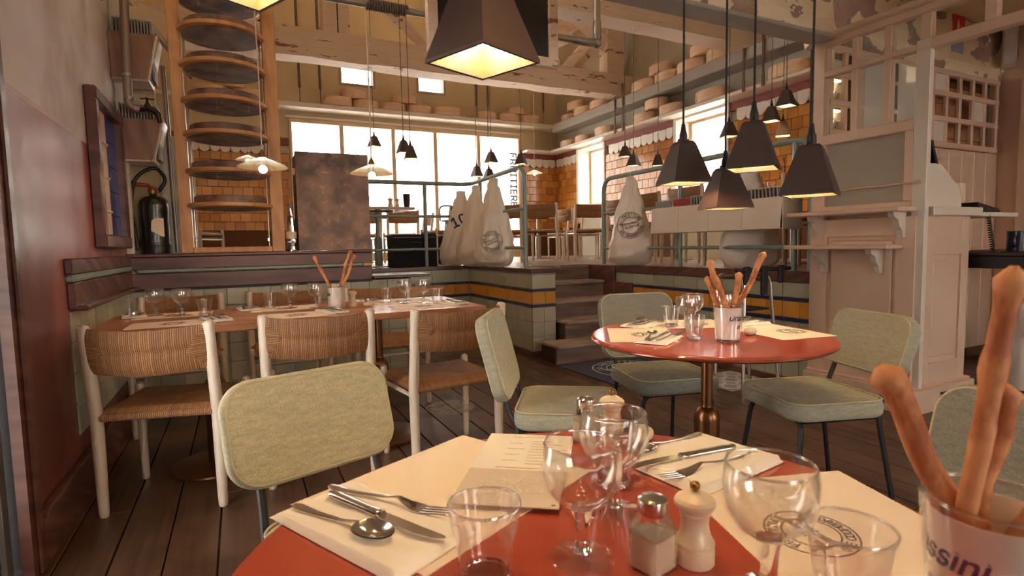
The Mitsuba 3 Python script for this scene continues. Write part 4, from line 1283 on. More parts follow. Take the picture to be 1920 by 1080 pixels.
# ------------------------------------------------------------------ bags
def bag_mesh(w, h, th, seed, lean=0.0, top=.07):
    """plastic carrier hung by its gathered neck: origin at the hook, hanging down -z, front towards -y."""
    zs = [0, .03, .08, .16, .28, .42, .56, .68, .78, .87, .94, .98, 1.0]
    ws = [.16, .20, .26, .36, .50, .66, .80, .91, .98, 1.0, .92, .74, .45]
    ts = [.16, .2, .3, .42, .55, .7, .85, .95, 1, .95, .75, .5, .2]
    rings = []
    n = 44
    a = np.arange(n) * 2 * np.pi / n
    for z, wk, tk in zip(zs, ws, ts):
        wk = wk
        q = np.stack([np.cos(a) * 2, np.sin(a) * 2, 0 * a + z * 3.2], -1)
        fold = 1 + .16 * (meshkit.noise(q + seed * 3.1, seed) - .5) + .10 * np.sin(a * 5 + seed + z * 4) * (1 - z) ** 1.2
        x = np.sign(np.cos(a)) * np.abs(np.cos(a)) ** .8 * w / 2 * wk * fold + lean * z
        y = np.sin(a) * th / 2 * tk * fold
        zz = -h * z + .05 * h * (meshkit.noise(q * .6 + seed, seed) - .5) * (z > .8)
        rings.append(np.stack([x, y, zz], 1))
    v, f = loft(rings[::-1])
    v, f = trimesh.remesh.subdivide_loop(v, f, 1)
    k = (meshkit.fbm(v * 14 + seed, 3, seed) - .5)[:, None] * .06
    nrm = np.stack([v[:, 0] - lean * (-v[:, 2] / h), v[:, 1], 0 * v[:, 0]], 1); nrm /= np.linalg.norm(nrm, axis=1, keepdims=True) + 1e-6
    return v + nrm * k, f


def carrier(label, x, y, ztop, w, h, th, seed, deg, seal_at=None, R=.085, lean=0.0, word=None):
    k = thing('carrier_bag', label, 'bag', 'white carrier bags on the railings')
    v, f = bag_mesh(w, h, th, seed, lean)
    M = tr(x, y, ztop) @ rot('z', deg)
    put(k + '__bag', mk((v, f), 'bag', True), M)
    put(k + '__hook', mk(tube(arc([(0, 0, -.03), (0, -.004, .03), (0, .03, .05), (0, .05, .02)], .02), .003, 6), 'steel', True), M)
    def stick(m, cx, cz, a):
        tv, tf = up_xz(at(m, rot('z', a)))
        tv = tv + [cx, 0, cz]
        fr = v[v[:, 1] < 0]
        from scipy.spatial import cKDTree
        t = cKDTree(fr[:, [0, 2]]); d, i = t.query(tv[:, [0, 2]], k=4)
        wgt = 1 / (d + 1e-4); yy = (fr[i, 1] * wgt).sum(1) / wgt.sum(1)
        tv[:, 1] = yy - .004 + tv[:, 1]
        return tv, tf
    if seal_at:
        put(k + '__print', mk(stick(seal(R, .001), *seal_at), 'ink'), M)
    if word:
        put(k + '__print', mk(stick(text(word[0], word[1], .001, True), *word[2]), 'ink_navy'), M)


carrier('white carrier bag with blue letters, leftmost on the left railing', 2.50, YF - .02, 1.80,   .48, .92, .17, 1, -18, None, lean=-.06, word=('10', .12, (-.01, -.42, 25)))
carrier('plain white carrier bag between the two other bags on the left railing', 2.55, 6.08, 1.83, .43, .95, .18, 2, -32, lean=-.05)
carrier('white carrier bag with a round seal, nearest the steps on the left railing', 2.56, 5.60, 1.86, .45, .98, .18, 3, -26, (-.03, -.70, 20), R=.12, lean=.0)
carrier('white carrier bag with a round seal hanging from the right railing', 3.75, 4.72, 1.82, .47, .94, .2, 4, -40, (.0, -.52, 12), R=.14, lean=.0)
carrier('white carrier bag behind the menu box on the right railing', 4.02, 3.42, 1.80, .50, .92, .18, 5, -45)


# ------------------------------------------------------------------ menu trough
def menu_book(w, h, t, cover, drawn=False):
    P = [('block', mk(bx(-w / 2, w / 2, -t / 2, t / 2, 0, h, .0015), 'menu_cream' if cover == 'menu_red' else 'menu_grey'), I4),
         ('cover', mk(bx(-w / 2 - .001, w / 2 + .001, -t / 2 - .002, -t / 2, -.0, h + .002, .0008), cover), I4),
         ('spiral', mk(tube(helix((-w * .44, 0, h + .004), (w * .44, 0, h + .004), .007, 16, 6), .0014, 4), 'steel', True), I4)]
    if drawn:
        P.append(('cover>drawing', mk(join(*[at(up_xz(m), tr(0, -t / 2 - .0022, h * .45)) for m in (at(annulus(.018, .0195, .0004, 20), scl(1.5, 1, 1)), at(annulus(.018, .0195, .0004, 20), tr(-.035, .02)), at(annulus(.018, .0195, .0004, 20), tr(.035, .02)), tube(arc([(-.05, .0, 0), (0, .06, 0), (.05, 0, 0)], .03), .001, 4))]), 'menu_line'), I4))
    return P


k = thing('menu_box', 'long white metal box of menus hung on the right railing', 'box')
for a, b in ((4.30, 3.93), (3.93, 3.56), (3.56, 3.2), (3.2, 2.84)):
    put(k + '__front_panel', mk(at(cb(abs(a - b) - .002, .006, .245, .001), tr(3.675, (a + b) / 2, 1.325) @ rot('z', 90) @ rot('x', 6)), 'box_white'))
put(k + '__end_panel', mk(bx(3.68, 3.90, 2.83, 2.838, 1.20, 1.46, .001), 'box_white'))
put(k + '__end_panel', mk(bx(3.68, 3.81, 4.298, 4.306, 1.20, 1.44, .001), 'box_white'))
put(k + '__bottom', mk(bx(3.69, 3.81, 2.84, 4.30, 1.20, 1.208), 'box_white'))
put(k + '__back', mk(bx(3.80, 3.812, 2.84, 4.30, 1.20, 1.47), 'box_white'))
MB = {c_: menu_book(.21, .30, .012, c_, c_ == 'menu_red') for c_ in ('menu_grey', 'menu_red')}
y = 4.20
for i, (c_, yy, face) in enumerate([('menu_grey', 4.15, -90), ('menu_red', 3.90, -90), ('menu_red', 3.27, -90)] + [('menu_grey', 4.02 - .0 * j, 0) for j in range(0)] + [('menu_grey', 3.765 - .034 * j, 12) for j in range(11)] + [('menu_grey', 3.14 - .034 * j, 6) for j in range(9)]):
    facing = face == -90
    M = tr(3.71 + (.02 if facing else .038), yy, 1.212) @ rot('z', face) @ rot('x', 8 if facing else -5) @ (scl(1) if facing else scl(.58, 1, 1.02))
    spawn('menu', MB[c_], M, {('menu_grey', True): 'grey menu facing outwards at the left end of the white menu box', ('menu_red', True): 'red menu with line drawing facing outwards in the ' + ('left' if yy > 3.6 else 'right') + ' half of the white menu box'}.get((c_, facing), 'grey spiral-bound menu standing edge-on in the white menu box'), 'menu', 'menus in the white box')

# ------------------------------------------------------------------ platform furniture
def far_table(x, y, w, d, label, mtl='table_wood', metal='galvanised'):
    t = thing('dining_table', label, 'table')
    put(t + '__tabletop', mk(bx(x - w / 2, x + w / 2, y - d / 2, y + d / 2, ZP + .72, ZP + .75, .004), mtl))
    put(t + '__plate', mk(bx(x - .2, x + .2, y - .03, y + .03, ZP + .70, ZP + .72), 'black_metal'))
    put(t + '__column', mk(at(lathe([(0, .02), (.05, .02), (.05, .36), (.036, .395), (.024, .40), (.024, .70), (0, .70)], 20), tr(x, y, ZP)), 'teal_paint' if metal == 'teal' else 'galvanised', 40))
    put(t + '__base', mk(at(lathe([(0, 0), (.22, 0), (.22, .012), (.05, .022), (0, .022)], 28), tr(x, y, ZP)), 'galvanised', 40))


far_table(1.62, 7.18, .80, .72, 'square wooden table right behind the left railing', metal='teal')
far_table(2.0, 9.5, 1.1, .8, 'table by the big window seen beneath the nearer one')
far_table(4.75, 8.55, 1.0, .7, 'pale set table before the far tiled corner', 'white_paint')
far_table(5.45, 7.6, .9, .7, 'dark table by the narrow right window')
far_table(5.35, 5.75, .8, .75, 'table against the orange tiles behind the hanging seal bag')
far_table(5.2, 3.85, .8, .9, 'table behind the menu box with glasses and breadsticks')
GC = 'woven chairs on the raised platform'
for i, (x, y, fx, fy, lb) in enumerate(((2.50, 7.17, -1, -.1, 'right of the table behind the left railing'), (1.05, 7.15, 1, 0, 'left of the table behind the left railing'), (2.75, 9.3, -1, 0, 'by the big window behind the left bag'), (1.75, 8.8, 0, 1, 'before the window table, its back to the room'), (2.35, 8.75, .1, 1, 'second before the window table'),
                                        (3.55, 7.3, .6, .8, 'behind the bend of the left railing'), (4.0, 7.0, .7, .7, 'right of the railing end, turned to the pale table'), (4.1, 8.6, 1, 0, 'left of the pale table in the far corner'), (5.4, 8.7, -1, 0, 'right of the pale table in the far corner'), (4.7, 6.95, .3, .95, 'left of the right railing post, its back to the room'),
                                        (5.05, 7.75, 1, 0, 'left of the dark table by the narrow window'), (4.75, 5.95, 1, 0, 'behind the right seal bag'), (4.55, 5.2, 1, .1, 'behind the menu box, left end'), (4.5, 4.45, 1, 0, 'behind the middle of the menu box'), (4.55, 3.75, 1, -.1, 'behind the right end of the menu box'), (4.6, 3.15, .9, .3, 'next to the white partition behind the menu box'),
                                        (-.45, 7.0, .9, -.4, 'seen through the bottom of the shelf ladder'))):
    spawn('woven_chair', CHF, tr(0, 0, ZP) @ face_to(x, y, fx, fy), f'cream woven chair upstairs {lb}', 'chair', GC)
zt = ZP + .751
for sh, x, y, key, lb in ((GTF, 4.5, 8.3, 'tumbler', 'left clear glass on the far corner table'), (GTF, 4.95, 8.35, 'tumbler', 'right clear glass on the far corner table'), (GTF, 5.3, 7.4, 'tumbler', 'clear glass on the dark table by the narrow window'), (GWF, 1.50, 7.0, 'wine_glass', 'wine glass on the table behind the left railing'), (GWF, 5.15, 5.55, 'wine_glass', 'wine glass on the table behind the seal bag'),
                          (GTF, 4.92, 3.55, 'tumbler', 'tumbler on the table behind the menu box'), (GTF, 4.95, 3.95, 'tumbler', 'second tumbler on the table behind the menu box')):
    lay(sh, x, y, zt, 0, key, lb, 'glass')
for x, y, lb in ((1.74, 6.95, 'left'), (1.83, 6.98, 'right')):
    spawn('pepper_mill', PEP, tr(x, y, zt) @ scl(1.4), f'pale mill on the table behind the left railing, {lb} one', 'pepper mill')
put('cup_stack', mk(join(*[at(lathe([(0, 0), (.032, 0), (.045, .10), (.047, .105), (.043, .105), (.03, .006), (0, .006)], 18), tr(2.0 - .04, 6.98, zt + .035 * i)) for i in range(3)]), 'dark_bronze', 40), label='stack of dark cups on the table behind the left railing', category='cup stack')
spawn('breadstick_jar', jar_proto([], .05, .12, 20), tr(4.90, 3.72, zt), 'small jar on the table behind the menu box', 'jar')
for i, (dx, dy) in enumerate(((-.09, .06), (-.03, .02), (.05, -.08), (.02, -.05))):
    put('breadstick', mk(breadstick(.30, i + 2, .010, .01), 'bread', True), orient((4.90, 3.72, zt + .015), (4.90 + dx, 3.72 + dy, zt + .29)), label='golden breadstick in the jar behind the menu box', category='breadstick', group='breadsticks behind the menu box')
bc = [('body', mk(bx(-.27, .27, -.18, .18, 0, .40, .01), 'black_matt'), I4), ('handle', mk(tube(arc([(-.08, -.185, .30), (-.08, -.21, .30), (.08, -.21, .30), (.08, -.185, .30)], .02), .008, 6), 'black_metal', True), I4), ('edge', mk(bx(-.272, .272, -.182, .182, .36, .372), 'black_metal'), I4)]
spawn('black_case', bc, tr(1.95, 6.78, ZP), 'black case standing under the table behind the left railing', 'case')
spawn('black_case', bc, tr(2.50, 7.75, ZP), 'black case farther right behind the left bags', 'case')
# stacked-chair style coat of dark iron on the windowsill
k = thing('iron_stool', 'dark teal iron stool standing against the bright window behind the bags', 'stool')
put(k + '__seat', mk(at(lathe([(0, .70), (.19, .70), (.2, .715), (.19, .73), (0, .735)], 24), tr(3.55, 9.7, ZP)), 'hook_teal', 40))
for i in range(4):
    a = i * math.pi / 2 + .6
    put(k + '__leg', mk(tube([(3.55 + .12 * math.cos(a), 9.7 + .12 * math.sin(a), ZP + .70), (3.55 + .17 * math.cos(a), 9.7 + .17 * math.sin(a), ZP + .35), (3.55 + .22 * math.cos(a), 9.7 + .22 * math.sin(a), ZP)], .014, 8), 'hook_teal', True))
put(k + '__backrest', mk(tube(arc([(3.37, 9.78, ZP + .72), (3.38, 9.85, ZP + 1.0), (3.72, 9.85, ZP + 1.0), (3.73, 9.78, ZP + .72)], .1), .016, 8), 'hook_teal', True))


# ------------------------------------------------------------------ bentwood hoops on the shelves
def hoop(r, h, lid=True):
    o = ring_closed([(r - .006, 0), (r, 0), (r, h), (r - .006, h)], 40)
    P = [('band', mk(o, 'bentwood', 30), I4), ('base', mk(at(lathe([(0, .004), (r - .006, .004), (r - .006, .012), (0, .012)], 40), I4), 'bentwood', 30), I4)]
    P.append(('overlap', mk(at(ring_closed([(r, .004), (r + .006, .004), (r + .006, h - .004), (r, h - .004)], 40), I4) if False else at(cb(.10, .008, h - .01, .002), tr(0, -r - .003, h / 2)), 'bentwood'), I4))
    for z in (.25, .72):
        P.append(('cord', mk(ring_closed([(r, h * z), (r + .004, h * z), (r + .004, h * z + .006), (r, h * z + .006)], 40), 'cord_pale', 30), I4))
    return P


HP = [hoop(.235, .15), hoop(.27, .16), hoop(.21, .13)]


HH = [.163, .163, .163]


def hoops(lst, where, zfun=None):
    for i, (x, y, z, kind, a) in enumerate(lst):
        n = len(lst)
        ords = ['first', 'second', 'third', 'fourth', 'fifth', 'sixth', 'seventh', 'eighth', 'ninth', 'tenth', 'eleventh', 'twelfth', 'thirteenth', 'fourteenth']
        back = y > 10.3 and x < 5.8
        along = sorted(range(n), key=lambda j: lst[j][0] if back else -lst[j][1])
        low = min(q[2] for q in lst)
        lay_ = ', stacked' if z > low + .05 else ''
        S_ = scl(1, .58, 1) if back else scl(.58, 1, 1)
        spawn('bentwood_hoop', HP[kind], tr(x, y, low + (HH[kind] if z > low + .05 else 0)) @ S_ @ rot('z', a), f'pale bentwood cheese hoop {where}, {ords[along.index(i)]} from left{lay_}', 'hoop', f'bentwood hoops {where}')


hoops([(1.70, 10.38, 3.645, 1, 40), (2.22, 10.40, 3.645, 0, -30), (2.72, 10.40, 3.645, 0, 60), (3.22, 10.40, 3.645, 0, -50), (3.78, 10.38, 3.645, 1, 30), (4.62, 10.40, 3.645, 0, 20), (5.12, 10.38, 3.645, 0, 80), (5.62, 10.38, 3.645, 0, 10), (2.02, 10.40, 3.766, 0, 90), (2.95, 10.40, 3.756, 0, 10), (5.30, 10.38, 3.766, 2, 50), (-.3, 10.4, 3.645, 1, 0), (-.0, 10.4, 3.77, 0, 0), (.3, 10.4, 3.645, 0, 0)], 'on the shelf above the big window')
hoops([(6.24, 9.85, 3.635, 2, 180), (6.22, 9.30, 3.635, 0, 200), (6.22, 8.75, 3.635, 0, 240), (6.22, 9.55, 3.75, 0, 250), (6.22, 7.45, 3.635, 1, 220), (6.22, 6.90, 3.635, 0, 230), (6.22, 6.36, 3.635, 1, 200), (6.22, 5.78, 3.635, 1, 250), (6.22, 7.05, 3.755, 0, 210), (6.22, 6.10, 3.76, 1, 190)], 'on the upper right ledge')
hoops([(6.22, 9.85, 3.112, 2, 240), (6.22, 9.30, 3.112, 2, 200), (6.20, 8.55, 3.112, 0, 230), (6.22, 7.45, 3.112, 0, 210), (6.22, 6.80, 3.112, 0, 240), (6.22, 7.15, 3.224, 0, 200), (6.20, 5.95, 3.112, 1, 220), (6.20, 4.72, 3.112, 1, 250), (6.20, 4.1, 3.112, 1, 200)], 'on the lower right shelf')
for x in (3.0, 4.95, .55):
    k = thing('spot_uplight', f'small cylindrical spotlight standing on the far beam, {"left" if x < 1 else "middle" if x < 4 else "right"} one', 'spotlight')
    put(k + '__body', mk(at(lathe([(0, 0), (.045, 0), (.045, .18), (.038, .18), (.038, .16), (0, .16)], 18), tr(x, 8.1, 4.04) @ rot('x', -20)), 'white_paint', 40))
    b = mikit.ply(at(lathe([(0, .161), (.034, .161), (.034, .165), (0, .165)], 14), tr(x, 8.1, 4.04) @ rot('x', -20)), 'backlit')
    b['emitter'] = {'type': 'area', 'radiance': {'type': 'rgb', 'value': [BULB * 9 * q for q in WARM]}}
    put(k + '__bulb', b)
    put(k + '__knob', mk(at(trimesh.creation.icosphere(2, .05), tr(x - .14, 8.02, 4.05)), 'black_plastic', True))

# ------------------------------------------------------------------ white counter and glazed partition
PX = 3.75
k = thing('bar_cabinet', 'dusty cream panelled wooden counter end with two bracketed shelves', 'counter')
put(k + '__body', mk(bx(PX + .01, 4.36, 1.96, 2.62, .05, 1.25), 'cream_paint'))
put(k + '__plinth', mk(join(bx(PX - .045, 4.42, 1.905, 2.66, 0, .155, .004), bx(PX - .03, 4.40, 1.92, 2.65, .155, .175, .008)), 'cream_paint'))
for a in ((1.955, 2.06, .17, 1.25), (2.52, 2.62, .17, 1.25)):
    put(k + '__stile', mk(bx(PX - .012, PX + .012, *a, .003), 'cream_paint'))
for a in ((2.06, 2.52, .17, .27), (2.06, 2.52, 1.13, 1.25)):
    put(k + '__rail', mk(bx(PX - .012, PX + .012, *a, .003), 'cream_paint'))
put(k + '__panel', mk(bx(PX - .004, PX + .012, 2.085, 2.495, .295, 1.105, .008), 'cream_paint'))
for a in ((PX - .012, 3.93), (4.28, 4.365)):
    put(k + '__stile', mk(bx(*a, 1.945, 1.965, .17, 1.25, .003), 'cream_paint'))
for z in ((.17, .30), (1.0, 1.25)):
    put(k + '__rail', mk(bx(3.93, 4.28, 1.945, 1.965, *z, .003), 'cream_paint'))
put(k + '__panel', mk(bx(3.965, 4.245, 1.952, 1.966, .335, .965, .006), 'cream_paint'))
put(k + '__worktop', mk(bx(3.84, 4.42, 1.90, 2.62, 1.25, 1.305, .004), 'white_paint'))
put(k + '__vent', mk(join(*[bx(4.0, 4.3, 1.89, 1.906, .03 + .025 * i, .042 + .025 * i) for i in range(4)]), 'bench_dark'))
pr = [(0, 0)] + [(0.0, -.16)] + [(.035, -.16), (.045, -.115), (.075, -.085), (.085, -.05), (.13, -.03), (.14, 0)]
brk = mk(up_xz(prism(pr, .035)), 'white_paint')
for z, y0, y1, ys, xo in ((1.305, 1.95, 2.71, (2.02, 2.56), 3.56), (1.075, 2.02, 2.74, (2.15, 2.52), 3.57)):
    put(k + '__shelf', mk(bx(xo, PX, y0, y1, z - .028, z, .004), 'cream_paint'))
    for y in ys:
        put(k + '__bracket', brk, tr(PX - .012, y + .0175, z - .028) @ scl(-1, 1, 1))
wing = Polygon([(3.84, 1.305), (4.30, 1.305), (4.30, 1.36), (4.275, 1.42), (4.23, 1.46), (4.16, 1.50), (4.10, 1.545), (4.04, 1.575), (3.97, 1.58), (3.84, 1.575)])
put(k + '__wing_panel', mk(at(up_xz(prism(wing, .03)), tr(0, 2.0, 0)), 'white_paint'))

k = thing('glazed_partition', 'cream wooden glazed partition standing on the counter end', 'partition')
put(k + '__post', mk(bx(PX, PX + .04, 1.905, 1.985, 0.17, 2.30, .003), 'white_paint'))
put(k + '__post', mk(bx(PX, PX + .07, 2.575, 2.655, 0.0, 2.47, .003), 'cream_paint'))
for z0, z1, y1 in ((1.305, 1.345, 2.58), (1.775, 1.845, 2.58), (2.245, 2.285, 2.58), (2.235, 2.30, None), (2.455, 2.53, None)):
    a = .25 if y1 is None else 1.985
    b = 2.66 if z0 > 2.4 else (1.985 if y1 is None else 2.58)
    put(k + '__rail', mk(bx(PX, PX + .06, a, b, z0, z1, .006), 'cream_paint'))
put(k + '__cornice', mk(bx(PX - .03, PX + .06, .25, 2.68, 2.50, 2.545, .012), 'cream_paint'))
for y in (2.365, 2.155):
    put(k + '__muntin', mk(bx(PX + .005, PX + .055, y - .022, y + .022, 1.84, 2.455, .004), 'cream_paint'))
for y in (1.94, 1.62, .95):
    put(k + '__muntin', mk(bx(PX + .005, PX + .055, y - .03, y + .03, 2.29, 2.455, .004), 'cream_paint'))
for y0, y1 in ((1.985, 2.135), (2.175, 2.345), (2.385, 2.575)):
    put(k + '__pane', mk(bx(PX + .028, PX + .032, y0, y1, 1.845, 2.245), 'pane'))
    put(k + '__pane', mk(bx(PX + .028, PX + .032, y0, y1, 2.285, 2.455), 'pane'))
put(k + '__frosted_pane', mk(bx(PX + .028, PX + .036, 2.03, 2.57, 1.345, 1.775), 'frosted'))
put(k + '__frame', mk(join(bx(PX, PX + .05, 1.985, 2.035, 1.345, 1.775, .003), bx(PX, PX + .05, 2.555, 2.58, 1.345, 1.775, .003)), 'cream_paint'))
put(k + '__brass_bar', mk(tube([(PX - .02, 1.93, 1.455), (PX - .02, 2.2, 1.45), (PX - .02, 2.6, 1.445)], .006, 8), 'cream_paint', True))
put(k + '__bar_knob', mk(at(trimesh.creation.icosphere(2, .014), tr(PX - .02, 1.95, 1.455)), 'cream_paint', True))

# back wall of the bar: lattice above, boards below, brown tiles behind
k = thing('lattice_screen', 'cream wooden lattice screen of small openings behind the counter', 'screen')
xs = [3.86 + .208 * i for i in range(12)]
for x in [3.86, 4.02, 4.21] + [4.95 + .205 * i for i in range(7)]:
    put(k + '__upright', mk(bx(x - .019, x + .019, 2.585, 2.612, 1.86, 2.50, .003), 'cream_paint'))
for z in (1.885, 2.095, 2.30, 2.475):
    put(k + '__crossbar', mk(bx(3.84, 6.20, 2.58, 2.615, z - .021, z + .021, .003), 'cream_paint'))
put(k + '__filled_panel', mk(bx(4.23, 4.60, 2.575, 2.61, 1.90, 2.46, .003), 'white_paint'))
put(k + '__filled_panel', mk(bx(4.64, 4.93, 2.575, 2.61, 1.90, 2.46, .003), 'white_paint'))
for i, r in ((1, 0), (1, 2), (4, 1)):
    put(k + '__filled_panel', mk(bx(4.95 + .205 * i + .02, 4.95 + .205 * (i + 1) - .02, 2.595, 2.605, (1.906, 2.116, 2.321)[r], (2.074, 2.279, 2.454)[r]), 'white_paint'))
struct('wall_bar_back', join(bx(3.84, 6.3, 2.642, 2.70, 0, 1.86), bx(3.86, 6.3, 2.735, 2.76, 1.8, 2.55)), 'grout_dark')
for i in range(12):
    put('wall_bar_back__board', mk(bx(3.86 + .203 * i, 3.86 + .203 * i + .199, 2.615, 2.642, .1, 1.86, .004), 'cream_paint'))
tiles('wall_bar_back', 'brown_tile', (4.3, 2.73), 'x', 1.95, [(1.83 + .148 * i, 1.83 + .148 * (i + 1)) for i in range(4)], '-y', ['tile_brown'], w=.17, bond=.5)
for x, z in ((4.02, 1.98), (4.02, 2.2)):
    k = thing('cabinet_light', f'warm light glowing inside the lattice by the partition, {"lower" if z < 2.1 else "upper"} one', 'lamp')
    b = mikit.ply(at(cb(.16, .02, .012), tr(x, 2.69, z + .09)), 'backlit')
    b['emitter'] = {'type': 'area', 'radiance': {'type': 'rgb', 'value': [16 * q for q in WARM]}}
    put(k + '__strip', b)
    put(k + '__housing', mk(bx(x - .09, x + .09, 2.675, 2.705, z + .097, z + .108), 'steel'))
for x, z, i in ((3.96, 1.915, 0), (4.06, 1.915, 1), (3.96, 2.125, 2), (4.06, 2.125, 3)):
    put('steel_bowl', mk(at(lathe([(0, .0), (.025, 0), (.042, .03), (.047, .065), (.045, .065), (.04, .03), (.024, .004), (0, .004)], 20), tr(x, 2.672, z)), 'steel', 40), label=f'steel bowl in the lit lattice cabinet, {"lower" if i < 2 else "upper"} {"left" if i % 2 == 0 else "right"} one', category='bowl')
put('cabinet_shelf', mk(join(bx(3.88, 4.2, 2.615, 2.73, 1.90, 1.912), bx(3.88, 4.2, 2.615, 2.73, 2.11, 2.122), bx(3.88, 4.2, 2.722, 2.733, 1.90, 2.46)), 'white_paint'), label='white shelf pair behind the lattice carrying steel bowls', category='shelf')

k = struct('wall_bar_right', bx(6.3, 6.5, -4.1, 2.7, 0, 2.96), 'cream_paint')
d = struct('door_2', bx(6.26, 6.3, 1.2, 2.35, 0, 2.35, .004), 'cream_paint')
for y0, y1 in ((1.28, 1.72), (1.84, 2.28)):
    for z0, z1 in ((.15, .95), (1.1, 2.22)):
        put(d + '__panel', mk(bx(6.245, 6.262, y0, y1, z0, z1, .012), 'cream_paint'))
put(d + '__frame', mk(join(bx(6.24, 6.3, 2.35, 2.45, 0, 2.45, .005), bx(6.24, 6.3, 1.1, 2.45, 2.35, 2.48, .005)), 'cream_paint'))
k = thing('mosaic_panel', 'deep blue glass mosaic panel at the top right corner', 'mosaic')
put(k + '__backing', mk(bx(4.30, 6.2, 1.30, 1.34, 2.52, 2.93), 'grout_dark'))
mt = [mk(cb(.072, .012, .072, .006), m) for m in ('blue_mosaic', 'tile_navy')]
for i in range(24):
    for j in range(5):
        put(k + '__tessera', mt[rng.random() < .3], tr(4.34 + .078 * i, 1.295, 2.57 + .078 * j) @ rot('x', rng.gauss(0, 5)) @ rot('z', rng.gauss(0, 5)))

# signs and the emergency light under the ceiling
k = thing('extinguisher_sign', 'red and grey fire extinguisher sign under the peeling ceiling', 'sign')
put(k + '__board', mk(bx(5.42, 5.60, 2.60, 2.606, 2.66, 2.98), 'sign_grey'))
put(k + '__red_field', mk(bx(5.42, 5.60, 2.595, 2.60, 2.78, 2.98), 'sign_red'))
put(k + '__symbol', mk(at(up_xz(join(prism(Polygon([(-.03, 0), (.0, 0), (.0, .10), (-.01, .12), (-.02, .12), (-.03, .10)]), .002), at(prism(Polygon([(0, 0), (.018, .02), (.022, .06), (.006, .03)]), .002), tr(.02, .02)), at(prism(Polygon([(0, 0), (.018, .02), (.022, .06), (.006, .03)]), .002), tr(.045, .02)))), tr(5.51, 2.594, 2.80)), 'white_paint'))
k = thing('emergency_light', 'white emergency light box on the wall at the top right', 'light fixture')
put(k + '__body', mk(at(cb(.16, .10, .34, .01), tr(6.18, 2.52, 2.78) @ rot('z', 25)), 'white_paint'))
put(k + '__label', mk(at(cb(.07, .004, .05), tr(6.205, 2.468, 2.70) @ rot('z', 25)), 'sign_grey'))
put(k + '__button', mk(at(lathe([(0, 0), (.028, 0), (.028, .006), (0, .006)], 20), tr(6.20, 2.475, 2.86) @ rot('z', 25) @ rot('x', 90) @ scl(.8, 1.8, 1)), 'sign_grey'))

# things on and behind the counter
k = thing('card_terminal', 'black touch screen terminal leaning behind the curved white panel', 'terminal')
put(k + '__screen', mk(at(cb(.02, .26, .22, .005), tr(4.22, 2.22, 1.66) @ rot('y', -25)), 'black_plastic'))
put(k + '__foot', mk(bx(4.1, 4.32, 2.12, 2.34, 1.306, 1.56, .01), 'black_metal'))
put('paper_notice', mk(bx(5.55, 5.75, 2.606, 2.609, 1.30, 1.58), 'paper'), label='white printed notice pinned to the cream boards', category='paper')
put('steel_plate', mk(bx(4.75, 5.15, 2.604, 2.609, 1.36, 1.66), 'frosted'), label='brushed metal plate on the cream boards behind the counter', category='plate')
put('blue_card', mk(at(cb(.10, .012, .17, .002), tr(4.40, 2.22, 1.39)), 'blue_card'), label='light blue card standing behind the curved white panel', category='card')
k = thing('desk_telephone', 'black desk telephone with coiled cord on a small ledge behind the counter', 'telephone')
put(k + '__body', mk(at(loft([[(0, 0, 0), (.30, 0, 0), (.30, .2, 0), (0, .2, 0)], [(0, .01, .07), (.28, .01, .03), (.28, .19, .03), (0, .19, .07)]]), tr(4.60, 2.0, 1.28)), 'black_plastic'))
put(k + '__ledge', mk(bx(4.58, 5.1, 1.98, 2.3, 1.25, 1.28, .003), 'white_paint'))
put(k + '__cord', mk(tube(helix((4.70, 1.99, 1.26), (4.74, 1.97, 1.0), .012, 16, 7), .0035, 5), 'black_plastic', True))
k = thing('drawer_trolley', 'dark trolley with drawers behind the counter carrying the blue mug', 'trolley')
put(k + '__top', mk(bx(4.45, 5.9, 1.65, 2.3, .985, 1.005, .003), 'bench_dark'))
put(k + '__drawer', mk(bx(4.47, 5.15, 1.66, 2.25, .90, .984, .004), 'black_plastic'))
put(k + '__drawer', mk(bx(5.16, 5.88, 1.66, 2.25, .90, .984, .004), 'black_plastic'))
for x in (4.75, 5.1, 5.5):
    put(k + '__handle', mk(bx(x, x + .12, 1.652, 1.66, .92, .928), 'steel'))
for x in (5.72,):
    put(k + '__leg', mk(tube([(x - .35, 1.68, .90), (x - .1, 1.68, .45), (x + .1, 1.68, 0.0)], .016, 8), 'black_metal', True))
    put(k + '__leg', mk(tube([(x + .12, 1.68, .90), (x - .1, 1.68, .45), (x - .3, 1.68, 0.0)], .016, 8), 'black_metal', True))
k = thing('mug', 'dark blue enamel mug with a pale round mark on the trolley', 'mug')
put(k + '__cup', mk(at(lathe([(0, 0), (.055, 0), (.058, .004), (.060, .14), (.056, .14), (.054, .01), (0, .01)], 28), tr(4.80, 1.86, 1.005)), 'navy_enamel', 40))
put(k + '__handle', mk(tube(arc([(4.745, 1.85, 1.11), (4.70, 1.84, 1.11), (4.70, 1.84, 1.04), (4.745, 1.85, 1.04)], .03), .006, 8), 'navy_enamel', True))
put(k + '__mark', mk(at(lathe([(0, 0), (.033, 0), (.033, .002), (0, .002)], 20), tr(4.815, 1.801, 1.07) @ rot('z', 12) @ rot('x', 90)), 'paper'))
put('loose_papers', mk(join(bx(4.9, 5.3, 1.7, 2.0, 1.005, 1.012), at(cb(.3, .21, .006), tr(5.2, 1.85, 1.016) @ rot('z', 20))), 'paper'), label='loose papers lying on the trolley right of the mug', category='paper')
k = thing('milk_can', 'pale painted milk churn standing behind the counter end', 'milk can')
put(k + '__body', mk(at(lathe([(0, 0), (.16, 0), (.165, .01), (.165, .42), (.15, .50), (.11, .57), (.105, .62), (.125, .65), (.125, .665), (0, .665)], 32), tr(5.02, 1.92, .02)), 'milk_can', 40))
